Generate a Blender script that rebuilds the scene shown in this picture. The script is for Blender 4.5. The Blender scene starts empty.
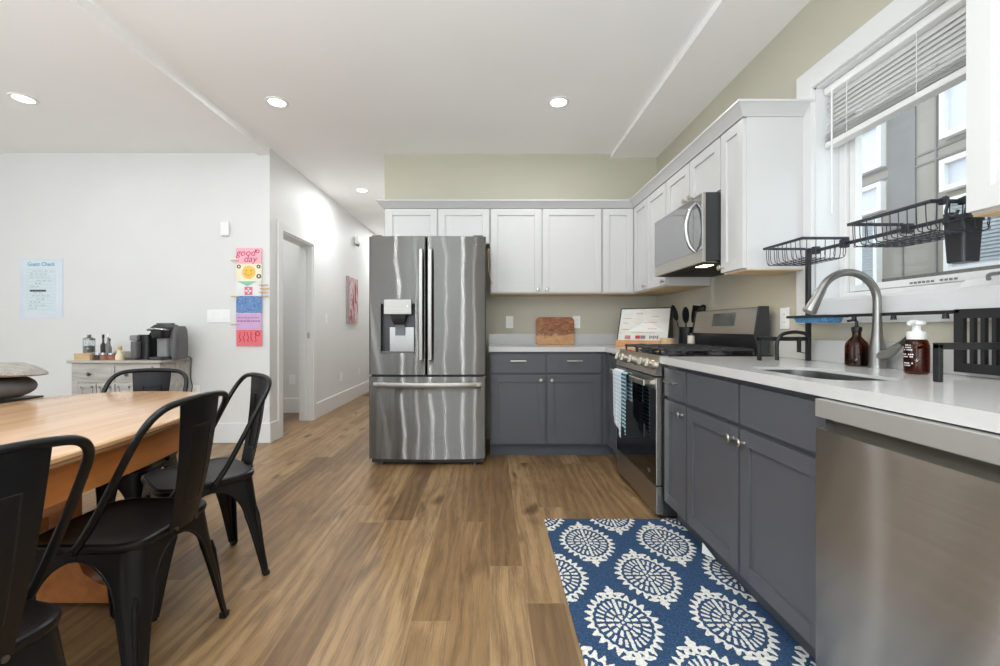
import bpy, bmesh, math, random
from mathutils import Matrix, Vector
random.seed(7)
C = bpy.context.scene.collection
SC = bpy.context.scene
PI = math.pi

# ------------------------------------------------------------------ camera, world, light, exposure
CAMZ = 1.073
cam_d = bpy.data.cameras.new('camera'); cam = bpy.data.objects.new('camera', cam_d); C.objects.link(cam)
cam.location = (0, 0, CAMZ); cam.rotation_euler = (PI/2, 0, 0)
cam_d.sensor_width = 36; cam_d.lens = 430*36/1000; cam_d.shift_x = .010; cam_d.shift_y = -.005
cam_d.clip_start = .02
SC.camera = cam
SC.view_settings.view_transform = 'Standard'; SC.view_settings.look = 'None'
SC.view_settings.gamma = 1; SC.view_settings.use_curve_mapping = False
SC.view_settings.exposure = -0.53
SC.cycles.use_denoising = True
SC.cycles.max_bounces = 10; SC.cycles.diffuse_bounces = 6; SC.cycles.transparent_max_bounces = 12
SC.cycles.sample_clamp_indirect = 6
W = bpy.data.worlds.new('overcast_sky'); SC.world = W; W.use_nodes = True
W.node_tree.nodes['Background'].inputs[0].default_value = (.86, .92, 1, 1)
W.node_tree.nodes['Background'].inputs[1].default_value = 3.6

def area(name, loc, rot, sx, sy, power, col=(1, 1, 1), shape='RECTANGLE', spread=PI):
    d = bpy.data.lights.new(name, 'AREA'); d.shape = shape; d.size = sx
    if shape == 'RECTANGLE': d.size_y = sy
    d.energy = power; d.color = col; d.spread = spread
    o = bpy.data.objects.new(name, d); C.objects.link(o); o.location = loc; o.rotation_euler = rot
    return o
# added fill lamps at assumed wall openings, all unseen, behind and left of camera
area('rear_left_fill', (-3.4, -3.5, 1.15), (PI/2, 0, 0), 2.4, 2.1, 30, (.86, .95, 1))
area('rear_fill', (-.2, -3.5, 1.45), (PI/2, 0, 0), 1.9, 1.3, 16, (.86, .95, 1))
area('dining_side_fill', (-5.85, .9, 1.45), (PI/2, 0, -PI/2), 2.2, 1.4, 10, (.86, .95, 1))
# added fill lamps behind the camera, aimed at the ceiling like bounced flash
area('ceiling_fill_lamp', (-.9, -1.7, .80), (PI, 0, 0), 2.0, 2.6, 330, (.81, .935, 1.02))
area('ceiling_fill_lamp', (-4.2, -.8, .95), (PI, 0, 0), 1.8, 1.8, 60, (.79, .93, 1.03))

# ------------------------------------------------------------------ node helper
class E:
    def __init__(s, nt, sock): s.nt = nt; s.s = sock
    def _m(s, op, b=None, c=None, rev=False):
        n = s.nt.nodes.new('ShaderNodeMath'); n.operation = op
        args = [s, b, c]
        if rev: args = [b, s, c]
        for i, a in enumerate(args):
            if a is None: continue
            if isinstance(a, E): s.nt.links.new(a.s, n.inputs[i])
            else: n.inputs[i].default_value = a
        return E(s.nt, n.outputs[0])
    def __add__(s, o): return s._m('ADD', o)
    __radd__ = __add__
    def __sub__(s, o): return s._m('SUBTRACT', o)
    def __rsub__(s, o): return s._m('SUBTRACT', o, rev=True)
    def __mul__(s, o): return s._m('MULTIPLY', o)
    __rmul__ = __mul__
    def __truediv__(s, o): return s._m('DIVIDE', o)
    def __lt__(s, o): return s._m('LESS_THAN', o)
    def __gt__(s, o): return s._m('GREATER_THAN', o)
    def floor(s): return s._m('FLOOR')
    def fract(s): return s._m('FRACT')
    def abs(s): return s._m('ABSOLUTE')
    def sqrt(s): return s._m('SQRT')
    def cos(s): return s._m('COSINE')
    def max(s, o): return s._m('MAXIMUM', o)
    def min(s, o): return s._m('MINIMUM', o)
    def atan2(s, o): return s._m('ARCTAN2', o)

class Mat:
    """A procedural Principled material with small helpers."""
    def __init__(m, name):
        m.mat = bpy.data.materials.new(name); m.mat.use_nodes = True
        m.nt = m.mat.node_tree; m.b = m.nt.nodes['Principled BSDF']
        m.tc = m.nt.nodes.new('ShaderNodeTexCoord')
    def link(m, a, b): m.nt.links.new(a.s if isinstance(a, E) else a, b)
    def xyz(m, obj=True):
        n = m.nt.nodes.new('ShaderNodeSeparateXYZ'); m.link(m.tc.outputs['Object' if obj else 'UV'], n.inputs[0])
        return [E(m.nt, n.outputs[i]) for i in range(3)]
    def vec(m, x, y, z):
        n = m.nt.nodes.new('ShaderNodeCombineXYZ')
        for i, a in enumerate((x, y, z)):
            if isinstance(a, E): m.link(a, n.inputs[i])
            else: n.inputs[i].default_value = a
        return n.outputs[0]
    def noise(m, vec, scale=5, detail=3, rough=.5, dist=0):
        n = m.nt.nodes.new('ShaderNodeTexNoise'); n.inputs['Scale'].default_value = scale
        n.inputs['Detail'].default_value = detail; n.inputs['Roughness'].default_value = rough
        n.inputs['Distortion'].default_value = dist
        m.link(vec if vec is not None else m.tc.outputs['Object'], n.inputs['Vector'])
        return E(m.nt, n.outputs[0])
    def white(m, vec):
        n = m.nt.nodes.new('ShaderNodeTexWhiteNoise'); n.noise_dimensions = '3D'; m.link(vec, n.inputs['Vector'])
        return E(m.nt, n.outputs['Value'])
    def ramp(m, fac, stops):
        n = m.nt.nodes.new('ShaderNodeValToRGB'); m.link(fac, n.inputs[0])
        els = n.color_ramp.elements
        while len(els) < len(stops): els.new(.5)
        for e, (p, c) in zip(els, stops): e.position = p; e.color = (*c, 1)
        return n.outputs[0]
    def mix(m, fac, a, b, mode='MIX'):
        n = m.nt.nodes.new('ShaderNodeMix'); n.data_type = 'RGBA'; n.blend_type = mode
        if isinstance(fac, E): m.link(fac, n.inputs[0])
        else: n.inputs[0].default_value = fac
        for i, c in ((6, a), (7, b)):
            if isinstance(c, tuple): n.inputs[i].default_value = (*c, 1)
            else: m.link(c, n.inputs[i])
        return n.outputs[2]
    def color(m, c):
        if isinstance(c, tuple): m.b.inputs['Base Color'].default_value = (*c, 1)
        else: m.link(c, m.b.inputs['Base Color'])
    def set(m, **k):
        for key, v in k.items(): m.b.inputs[key.replace('_', ' ')].default_value = v
        return m
    def bump(m, h, strength=.3, dist=.002):
        n = m.nt.nodes.new('ShaderNodeBump'); n.inputs['Strength'].default_value = strength
        n.inputs['Distance'].default_value = dist; m.link(h, n.inputs['Height'])
        m.nt.links.new(n.outputs[0], m.b.inputs['Normal'])
        return n

def lin(r, g, b):
    f = lambda c: (c/255)/12.92 if c <= 10 else (((c/255)+.055)/1.055)**2.4
    return (f(r), f(g), f(b))
def paint(name, rgb, rough=.5, var=.03, scale=6, bump=0, bscale=60, metal=0, **kw):
    m = Mat(name); c = lin(*rgb)
    n = m.noise(None, scale, 3)
    m.color(m.ramp(n, [(.3, tuple(max(0, x*(1-var)) for x in c)), (.7, tuple(min(1, x*(1+var)) for x in c))]))
    m.set(Roughness=rough, Metallic=metal, **kw)
    if bump: m.bump(m.noise(None, bscale, 4), bump, .002)
    return m.mat
def emit(name, rgb, strength):
    m = Mat(name); m.set(Emission_Strength=strength, Roughness=.4); m.b.inputs['Emission Color'].default_value = (*rgb, 1)
    m.color((.9, .9, .9)); return m.mat
def glass(name, tint=(1, 1, 1), fres=1.45, rough=0.0):
    m = Mat(name); nt = m.nt
    t = nt.nodes.new('ShaderNodeBsdfTransparent'); t.inputs[0].default_value = (*tint, 1)
    g = nt.nodes.new('ShaderNodeBsdfGlossy'); g.inputs['Roughness'].default_value = rough
    lw = nt.nodes.new('ShaderNodeLayerWeight'); lw.inputs[0].default_value = .5
    f = E(nt, lw.outputs['Facing'])._m('POWER', 5.0)*.9+.035
    mx = nt.nodes.new('ShaderNodeMixShader'); m.link(f, mx.inputs[0])
    m.link(t.outputs[0], mx.inputs[1]); m.link(g.outputs[0], mx.inputs[2])
    m.link(mx.outputs[0], nt.nodes['Material Output'].inputs[0])
    return m.mat

def steel(name, rgb, rough=.28, aniso=.75, wave=.35, wdist=.004, wscale=(3.2, .9), second=0):
    """Brushed stainless: horizontal grain, slightly wavy sheet."""
    m = Mat(name); x, y, z = m.xyz()
    c = lin(*rgb)
    g = m.noise(m.vec((x+y)*1.0, 0.0, z*260), 1, 2)
    m.color(m.ramp(g, [(.3, tuple(v*.93 for v in c)), (.7, tuple(min(1, v*1.05) for v in c))]))
    outs = m.nt.nodes['Material Output'].inputs[0]
    gl = m.nt.nodes.new('ShaderNodeBsdfAnisotropic'); gl.inputs['Roughness'].default_value = rough
    gl.inputs['Anisotropy'].default_value = aniso; gl.inputs['Rotation'].default_value = ANROT
    m.nt.links.new(m.b.inputs['Base Color'].links[0].from_socket, gl.inputs['Color'])
    g2 = m.nt.nodes.new('ShaderNodeBsdfAnisotropic'); g2.inputs['Roughness'].default_value = second or rough
    g2.inputs['Anisotropy'].default_value = .45
    m.nt.links.new(m.b.inputs['Base Color'].links[0].from_socket, g2.inputs['Color'])
    mx = m.nt.nodes.new('ShaderNodeMixShader'); mx.inputs[0].default_value = .4 if second else 0
    m.nt.links.new(gl.outputs[0], mx.inputs[1]); m.nt.links.new(g2.outputs[0], mx.inputs[2])
    m.nt.links.new(mx.outputs[0], outs)
    t = m.nt.nodes.new('ShaderNodeTangent'); t.direction_type = 'UV_MAP'
    m.link(t.outputs[0], gl.inputs['Tangent']); m.link(t.outputs[0], g2.inputs['Tangent'])
    if wave:
        w = m.noise(m.vec((x+y)*wscale[0], 0.0, z*wscale[1]), 1, 1.5)
        bn = m.bump(w, wave, wdist); m.nt.links.new(bn.outputs[0], gl.inputs['Normal']); m.nt.links.new(bn.outputs[0], g2.inputs['Normal'])
    return m.mat

ANROT = 0.0
M = {}
M['white_wall'] = paint('white_wall', (220, 220, 218), .55, .012, 3, .04, 220)
M['beige_wall'] = paint('beige_wall', (190, 185, 168), .6, .015, 3, .05, 220)
M['ceiling'] = paint('ceiling', (249, 248, 247), .8, .01, 2, .05, 180)
M['trim'] = paint('trim', (224, 224, 223), .32, .01, 3)
M['cab_white'] = paint('cab_white', (206, 205, 203), .33, .01, 3)
M['cab_grey'] = paint('cab_grey', (86, 87, 92), .36, .03, 3, .02, 300)
M['toe'] = paint('toe', (76, 79, 86), .5, .05)
M['raw_wood'] = paint('raw_wood', (205, 178, 140), .6, .08, 9)
M['quartz'] = paint('quartz', (203, 202, 200), .16, .015, 14)
M['nickel'] = paint('nickel', (196, 190, 180), .28, .03, 30, metal=1)
M['chrome'] = paint('chrome', (186, 186, 186), .2, .02, 20, metal=1)
M['steel'] = steel('steel', (126, 125, 122), .20, .92, .5, .016, (1.3, 2.6))
M['steel_mid'] = steel('steel_mid', (158, 155, 150), .34, .6, 0)
M['steel_plain'] = steel('steel_plain', (206, 202, 194), .34, .6, 0)
M['steel_dw'] = steel('steel_dw', (196, 195, 191), .20, .88, .45, .010, (1.6, 2.0), .22)
M['brushed'] = paint('brushed', (150, 149, 146), .32, .04, 60, metal=1)
M['dark_steel'] = steel('dark_steel', (120, 116, 112), .3, .5, 0)
M['black'] = paint('black', (20, 20, 21), .4, .2)
M['black_gloss'] = paint('black_gloss', (9, 9, 10), .06, .1)
M['black_metal'] = paint('black_metal', (15, 15, 17), .36, .15, 20, .03, 400, Specular_IOR_Level=.32)
M['rack_metal'] = paint('rack_metal', (30, 30, 31), .45, .12, 30)
M['rack_sky_tint'] = paint('rack_sky_tint', (44, 46, 54), .42, .12, 30)  # blue-grey copy of the rack metal, sky reflection put into the colour
M['cast_iron'] = paint('cast_iron', (52, 52, 55), .38, .2, 60, .1, 300)
M['grey_plastic'] = paint('grey_plastic', (92, 92, 94), .35, .05, 20)
M['dark_plastic'] = paint('dark_plastic', (48, 48, 50), .38, .08, 20)
M['mid_plastic'] = paint('mid_plastic', (128, 128, 130), .35, .05, 20)
M['white_plastic'] = paint('white_plastic', (238, 238, 236), .35, .01, 20)
M['hole'] = paint('hole', (70, 70, 70), .6, .05)
M['lamp'] = emit('lamp', (1, .97, .92), 9)
M['warm_lamp'] = emit('warm_lamp', (1, .8, .5), 7)
M['clear_glass'] = glass('clear_glass', (.97, .985, .98))
M['jar_glass'] = glass('jar_glass', (.9, .93, .93), 1.5)
M['amber_glass'] = glass('amber_glass', (.55, .33, .20), 1.5)
M['mw_glass'] = paint('mw_glass', (165, 165, 166), .08, .02, 5, metal=.85)
M['oven_glass'] = paint('oven_glass', (7, 7, 8), .05, .1)
def slat_mat():
    m = Mat('blind_slat'); m.color((.86, .86, .85)); m.set(Roughness=.4)
    tr = m.nt.nodes.new('ShaderNodeBsdfTranslucent'); tr.inputs[0].default_value = (.9, .9, .89, 1)
    mx = m.nt.nodes.new('ShaderNodeMixShader'); mx.inputs[0].default_value = .35
    m.link(m.b.outputs[0], mx.inputs[1]); m.link(tr.outputs[0], mx.inputs[2]); m.link(mx.outputs[0], m.nt.nodes['Material Output'].inputs[0])
    return m.mat
M['slat'] = slat_mat()
M['display'] = paint('display', (88, 92, 94), .1, .25, 14)

def wood(name, c0, c1, c2, rough=.35, along='y', sc=1.0, knots=0):
    m = Mat(name); x, y, z = m.xyz()
    a = {'x': (x*1.2, y*14, z*14), 'y': (x*14, y*1.2, z*14), 'z': (x*14, y*14, z*1.2)}[along]
    n = m.noise(m.vec(*a), sc, 6, .6, .6)
    f = m.noise(m.vec(*[q*4 for q in a]), sc, 3, .6)
    m.color(m.ramp(n*.75+f*.25, [(.3, lin(*c0)), (.5, lin(*c1)), (.68, lin(*c2))]))
    m.set(Roughness=rough); m.bump(f, .08, .002)
    return m.mat
M['table_wood'] = wood('table_wood', (174, 132, 96), (188, 150, 114), (199, 165, 131), .15, 'y', .8)  # paler than the apron, with wall sheen put into the colour
M['table_apron'] = wood('table_apron', (140, 84, 40), (166, 102, 52), (180, 118, 64), .3, 'y', .8)
M['board_wood'] = wood('board_wood', (104, 60, 32), (168, 112, 66), (208, 160, 108), .45, 'x', .55)
M['tan_wood'] = wood('tan_wood', (190, 158, 112), (206, 174, 130), (216, 188, 146), .5, 'x', 1)
M['orange_wood'] = wood('orange_wood', (184, 128, 78), (202, 146, 94), (212, 160, 108), .5, 'x', 1)
M['whitewash'] = wood('whitewash', (140, 135, 130), (178, 174, 168), (196, 193, 188), .6, 'x', 1.4)
M['washed_top'] = wood('washed_top', (150, 142, 134), (178, 170, 160), (196, 188, 178), .5, 'x', 1)

def floor_mat():
    m = Mat('oak_planks'); x, y, z = m.xyz()
    w = .145; px = x/w; ix = px.floor(); r1 = m.white(m.vec(ix, 3.0, 0.0))
    py = y/1.75 + r1*13; iy = py.floor(); r2 = m.white(m.vec(ix, iy, 1.0)); r3 = m.white(m.vec(ix, iy, 8.0))
    fx = px.fract(); fy = py.fract()
    seam = ((fx < .018).max(fx > .982)).max((fy < .0016).max(fy > .9984))
    wob = m.noise(m.vec(x*5+r2*40, y*1.1, r3*20), 1, 2)
    cath = m.noise(m.vec(x*22+r2*30+wob*2.4, y*1.1, r3*9), 1, 6, .7, .35)
    fine = m.noise(m.vec(x*210+wob*9, y*7+r2*9, r3*5), 1, 5, .72)
    rings = ((x*95+wob*20+r2*30).cos()*.5+.5)
    base = m.ramp(r2*.42+cath*.58, [(.2, lin(98, 74, 48)), (.4, lin(130, 101, 67)), (.56, lin(152, 121, 83)), (.8, lin(172, 143, 104))])
    g = m.mix(((fine*.84+rings*.16-.43)*2.5).max(0.0).min(.6), base, lin(82, 60, 41))
    # knots
    v = m.nt.nodes.new('ShaderNodeTexVoronoi'); v.feature = 'F1'; v.voronoi_dimensions = '2D'; v.inputs['Scale'].default_value = 1
    m.link(m.vec(x*3.6+wob*.9, y*1.7+wob*.9, 0.0), v.inputs['Vector']); kd = E(m.nt, v.outputs['Distance'])
    m.nt.links.new(v.outputs['Distance'], v.outputs['Distance'].node.inputs[0]) if False else None
    kn = ((.16-kd)*9).max(0.0).min(1.0)*((r2*1.6-.5).max(0.0).min(1.0))
    g = m.mix(kn*.9, g, lin(58, 38, 24))
    stain = m.noise(m.vec(x*7, y*2.2, 4.0), 1, 4, .6, .6)
    g = m.mix(((stain-.48)*2.2).max(0.0).min(.6), g, lin(92, 67, 42))
    g = m.mix(seam*.35, g, lin(150, 122, 88))
    m.color(g)
    m.link(fine*.14+.33, m.b.inputs['Roughness'])
    m.bump(fine*.35-seam*1.0, .2, .001)
    return m.mat
M['floor'] = floor_mat()

def rug_mat():
    m = Mat('rug_weave'); x, y, z = m.xyz()
    nz = m.noise(None, 160, 2); n2 = m.noise(m.vec(x, y, 3.0), 90, 2)
    xx = x + (nz-.5)*.010; yy = y + (n2-.5)*.010
    LX, LY = .39, .585
    def medal(x0, y0):
        u = ((xx-x0)/LX+.5).fract()-.5; v = ((yy-y0)/LY+.5).fract()-.5
        u = u*LX; v = v*LY
        au = u.abs(); av = v.abs()
        a, b = .128, .168
        sq = 1.0-(av/b)*.10
        r = ((u/(sq*a))*(u/(sq*a))+(v/b)*(v/b)).sqrt()
        th = (u/a).atan2(v/b)
        teeth = (th*26).cos()
        out = r < (teeth*.10+.98)
        band = out*(r > (teeth*.02+.83))
        ray1 = (r > .52)*(r < .74)*((th*26).cos() > .05)
        ray2 = (r > .27)*(r < .46)*((th*14).cos() > -.05)
        dots = (r > .10)*(r < .23)*((th*6).cos() > -.3)
        mid = r < .045
        t = (av-b*.97)/.058
        fin = (t > 0.0)*(t < 1.0)*(au < ((t*13).cos()*.006+.021)*(1.15-t))
        curl = (((au-.034)/.022)*((au-.034)/.022)+((av-b*.99)/.010)*((av-b*.99)/.010)) < 1.0
        spine = (au < .006)*(r < .8)*(r > .3)
        return band.max(ray1).max(ray2).max(dots).max(mid).max(fin).max(curl).max(spine)
    w = medal(.480, 2.135).max(medal(.675, 1.845))
    navy = m.ramp(nz, [(.25, lin(22, 44, 70)), (.6, lin(41, 72, 107)), (.8, lin(68, 102, 136))])
    ivory = m.ramp(n2, [(.3, lin(196, 194, 186)), (.7, lin(232, 230, 222))])
    m.color(m.mix(w, navy, ivory)); m.set(Roughness=.95)
    m.bump(nz*.6+w*.5, .7, .005)
    return m.mat
M['rug'] = rug_mat()

# ------------------------------------------------------------------ mesh helper
class MB:
    def __init__(s): s.bm = bmesh.new(); s.M = Matrix.Identity(4)
    def add(s, verts, faces):
        vs = [s.bm.verts.new(s.M @ Vector(v)) for v in verts]
        for f in faces:
            try: s.bm.faces.new([vs[i] for i in f])
            except ValueError: pass
        return s
    def box(s, x0, x1, y0, y1, z0, z1, bev=0, seg=2):
        x0, x1 = sorted((x0, x1)); y0, y1 = sorted((y0, y1)); z0, z1 = sorted((z0, z1))
        vs = [(x, y, z) for z in (z0, z1) for y in (y0, y1) for x in (x0, x1)]
        fs = [(0, 2, 3, 1), (4, 5, 7, 6), (0, 1, 5, 4), (2, 6, 7, 3), (0, 4, 6, 2), (1, 3, 7, 5)]
        if not bev: return s.add(vs, fs)
        b = bmesh.new(); q = [b.verts.new(v) for v in vs]
        for f in fs: b.faces.new([q[i] for i in f])
        bmesh.ops.bevel(b, geom=b.edges[:], offset=min(bev, .49*min(x1-x0, y1-y0, z1-z0)), segments=seg, affect='EDGES', profile=.5)
        b.verts.index_update()
        s.add([v.co.copy() for v in b.verts], [[v.index for v in f.verts] for f in b.faces]); b.free()
        return s
    def loft(s, rings, closed=True, caps=True, wrap=False):
        n = len(rings[0]); vs = [p for r in rings for p in r]; fs = []
        R = len(rings)
        for i in range(R if wrap else R-1):
            j = (i+1) % R
            for k in range(n if closed else n-1):
                l = (k+1) % n
                fs.append((i*n+k, i*n+l, j*n+l, j*n+k))
        if caps and not wrap and closed:
            fs.append(tuple(range(n-1, -1, -1))); fs.append(tuple((R-1)*n+k for k in range(n)))
        return s.add(vs, fs)
    def tube(s, pts, r, n=10, closed=False, caps=True, flat=1.0):
        pts = [Vector(p) for p in pts]; N = len(pts); rings = []
        rr = r if isinstance(r, (list, tuple)) else [r]*N
        up = None
        for i, p in enumerate(pts):
            if closed: t = pts[(i+1) % N]-pts[i-1]
            else: t = pts[min(i+1, N-1)]-pts[max(i-1, 0)]
            t.normalize()
            if up is None:
                up = Vector((0, 0, 1)) if abs(t.z) < .9 else Vector((1, 0, 0))
            a = t.cross(up)
            if a.length < 1e-5: a = t.cross(Vector((1, .3, .2)))
            a.normalize(); b = a.cross(t).normalized(); up = b
            rings.append([p + a*math.cos(2*PI*k/n)*rr[i] + b*math.sin(2*PI*k/n)*rr[i]*flat for k in range(n)])
        return s.loft(rings, True, caps and not closed, closed)
    def cyl(s, p0, p1, r0, r1=None, n=24): return s.tube([p0, p1], [r0, r0 if r1 is None else r1], n)
    def lathe(s, prof, c=(0, 0, 0), n=32, sx=1, sy=1, wrap=False):
        rings = [[(c[0]+max(r, 1e-4)*sx*math.cos(2*PI*k/n), c[1]+max(r, 1e-4)*sy*math.sin(2*PI*k/n), c[2]+z) for k in range(n)] for r, z in prof]
        return s.loft(rings, True, True, wrap)
    def prism(s, poly, axis, lo, hi):
        f = {'z': lambda p, h: (p[0], p[1], h), 'y': lambda p, h: (p[0], h, p[1]), 'x': lambda p, h: (h, p[0], p[1])}[axis]
        return s.loft([[f(p, lo) for p in poly], [f(p, hi) for p in poly]])
    def build(s, name, mat, parent=None, local=False, smooth=42, kind=None, label=None):
        bm = s.bm
        bmesh.ops.recalc_face_normals(bm, faces=bm.faces[:])
        off = Vector((0, 0, 0)); p = parent
        while p is not None and not local: off += p.location; p = p.parent
        if off.length: bmesh.ops.translate(bm, verts=bm.verts[:], vec=-off)
        uv = bm.loops.layers.uv.new('UVMap')
        for f in bm.faces:
            ax = max(range(3), key=lambda i: abs(f.normal[i]))
            for l in f.loops:
                c = l.vert.co
                l[uv].uv = (c.x, c.z) if ax == 1 else ((c.y, c.z) if ax == 0 else (c.x, c.y))
        me = bpy.data.meshes.new(name); bm.to_mesh(me); bm.free()
        if smooth:
            for q in me.polygons: q.use_smooth = True
            me.set_sharp_from_angle(angle=math.radians(smooth))
        o = bpy.data.objects.new(name, me); C.objects.link(o); o.parent = parent
        if smooth:
            wn = o.modifiers.new('weighted_normal', 'WEIGHTED_NORMAL'); wn.mode = 'FACE_AREA'; wn.weight = 50; wn.keep_sharp = True
        for q in (mat if isinstance(mat, list) else [mat]): me.materials.append(q)
        if kind: o['kind'] = kind
        if label: o['label'] = label
        return o

def rrect(x0, x1, y0, y1, r, n=6):
    pts = []
    for cx, cy, a in ((x1-r, y1-r, 0), (x0+r, y1-r, PI/2), (x0+r, y0+r, PI), (x1-r, y0+r, 1.5*PI)):
        for k in range(n+1): t = a+PI/2*k/n; pts.append((cx+r*math.cos(t), cy+r*math.sin(t)))
    return pts
def spline(P, n=8, closed=False):
    P = [Vector(p) for p in P]; out = []; N = len(P)
    for i in range(N if closed else N-1):
        g = (lambda k: P[k % N]) if closed else (lambda k: P[max(0, min(N-1, k))])
        a, b, c, d = g(i-1), g(i), g(i+1), g(i+2)
        for k in range(n):
            t = k/n
            out.append(.5*((2*b)+(c-a)*t+(2*a-5*b+4*c-d)*t*t+(3*b-a-3*c+d)*t**3))
    if not closed: out.append(P[-1])
    return out
def bx(*a, **k): return MB().box(*a, **k)
def thing(name, label, cat, loc=(0, 0, 0), rotz=0, group=None):
    o = bpy.data.objects.new(name, None); C.objects.link(o); o.empty_display_size = .1
    o.location = loc; o.rotation_euler = (0, 0, rotz); o['label'] = label; o['category'] = cat
    if group: o['group'] = group
    return o
def tag(o, label, cat, group=None, kind=None):
    o['label'] = label; o['category'] = cat
    if group: o['group'] = group
    if kind: o['kind'] = kind
    return o
def dup(root, loc, rotz, label, group=None):
    r = root.copy(); C.objects.link(r); r.location = loc; r.rotation_euler = (0, 0, rotz); r['label'] = label
    if group: r['group'] = group
    for ch in list(root.children):
        c = ch.copy(); C.objects.link(c); c.parent = r
        for g in list(ch.children):
            d = g.copy(); C.objects.link(d); d.parent = c
    return r
def struct(o): o['kind'] = 'structure'; return o
FONT_UP = {}
def text(name, s, size, mat, parent, loc, rot, align='CENTER', depth=.0004, wscale=1, shear=0):
    cu = bpy.data.curves.new(name, 'FONT'); cu.body = s; cu.size = size; cu.align_x = align; cu.align_y = 'CENTER'
    cu.extrude = depth; cu.shear = shear; cu.space_line = 1.0
    t = bpy.data.objects.new('t', cu); C.objects.link(t)
    bpy.context.view_layer.update()
    me = bpy.data.meshes.new_from_object(t.evaluated_get(bpy.context.evaluated_depsgraph_get()))
    bpy.data.objects.remove(t)
    me.name = name; me.materials.clear(); me.materials.append(mat)
    R = Matrix.Translation(loc) @ (rot.to_4x4() if not isinstance(rot, Matrix) else rot) @ Matrix.Diagonal((wscale, 1, 1, 1))
    off = Vector((0, 0, 0)); p = parent
    while p is not None: off += p.location; p = p.parent
    me.transform(Matrix.Translation(-off) @ R)
    o = bpy.data.objects.new(name, me); C.objects.link(o); o.parent = parent
    return o
FACE_S = Matrix.Rotation(PI/2, 4, 'X')                       # text that faces -Y
FACE_W = Matrix.Rotation(-PI/2, 4, 'Z') @ Matrix.Rotation(PI/2, 4, 'X')   # text that faces -X
# ------------------------------------------------------------------ the room shell
XR, YB, XL, YL = 1.61, 4.155, -2.06, 4.02      # right wall, kitchen back wall, hall wall, dining wall
ZC, ZD = 2.755, 2.712                            # kitchen ceiling, dining ceiling
struct(bx(-6.1, 1.8, -3.7, 10.0, -.06, 0).build('floor', M['floor']))
struct(bx(-2.06, 1.8, -3.7, 10, ZC, ZC+.08).build('ceiling', M['ceiling']))
struct(bx(-6.1, -2.17, -3.7, 4.1, ZD, ZC+.08).build('ceiling_dining', M['ceiling']))
struct(bx(-2.17, -2.06, -3.7, 4.02, 2.688, ZC+.08).build('trim_beam', M['ceiling']))
struct(bx(1.168, XR, -3.6, YB, 2.718, ZC+.01).build('ceiling_soffit', M['ceiling']))
struct(bx(-1.02, XR+.2, YB, YB+.12, 0, ZC+.02).build('wall_back', M['beige_wall']))
struct(bx(-1.02, -.9, YB+.12, 10, 0, ZC+.02).build('wall_hall_right', M['white_wall']))
# right wall with the window opening
WY0, WY1, WZ0, WZ1 = 1.18, 2.135, 1.20, 2.265
mb = MB()
mb.box(XR, XR+.19, WY1, YB, 0, ZC+.02); mb.box(XR, XR+.19, -3.7, WY0, 0, ZC+.02)
mb.box(XR, XR+.19, WY0, WY1, 0, WZ0); mb.box(XR, XR+.19, WY0, WY1, WZ1, ZC+.02)
struct(mb.build('wall_right', M['beige_wall']))
# dining wall, hall wall with the door opening, the room seen through it
struct(bx(-6.1, XL, YL, YL+.12, 0, ZC).build('wall_dining', M['white_wall']))
DY0, DY1, DZ = 4.25, 4.99, 2.035
mb = MB()
mb.box(XL-.14, XL, YL+.12, DY0, 0, ZC+.02); mb.box(XL-.14, XL, DY1, 10, 0, ZC+.02); mb.box(XL-.14, XL, DY0, DY1, DZ, ZC+.02)
struct(mb.build('wall_hall_left', M['white_wall']))
struct(bx(XL, -1.02, 9.9, 10, 0, ZC+.02).build('wall_hall_end', M['white_wall']))
struct(bx(-6.1, XL-.14, 5.45, 5.55, 0, ZC).build('wall_side_room', M['white_wall']))
struct(bx(-5.2, -5.1, YL+.12, 5.45, 0, ZC).build('wall_side_room_left', M['white_wall']))
struct(bx(-6.1, -2.2, 4.1, 5.55, ZC, ZC+.08).build('ceiling_side_room', M['ceiling']))
# left wall and rear wall, unseen; openings added to let sky light in
mb = MB()
mb.box(-6.1, -6, -3.7, -.2, 0, ZC); mb.box(-6.1, -6, 2.0, 4.1, 0, ZC); mb.box(-6.1, -6, -.2, 2.0, 0, .75); mb.box(-6.1, -6, -.2, 2.0, 2.15, ZC)
struct(mb.build('wall_left', M['white_wall']))
mb = MB()
for a, b, c, d in ((-6.1, -4.6, 0, ZC), (-4.6, -2.2, 2.2, ZC), (-2.2, -1.15, 0, ZC), (-1.15, .75, 0, .8), (-1.15, .75, 2.1, ZC), (.75, 1.8, 0, ZC)):
    mb.box(a, b, -3.7, -3.6, c, d)
struct(mb.build('wall_rear', M['white_wall']))
# baseboards
def base(name, x0, x1, y0, y1): struct(bx(x0, x1, y0, y1, 0, .185, .006).build(name, M['trim']))
base('baseboard_dining', -6, XL+.016, YL-.016, YL+.002)
base('baseboard_hall_near', XL-.002, XL+.016, YL, DY0-.09)
base('baseboard_hall_far', XL-.002, XL+.016, DY1+.09, 9.9)
base('baseboard_side_room', -5.1, XL-.14, 5.434, 5.452)
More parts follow.
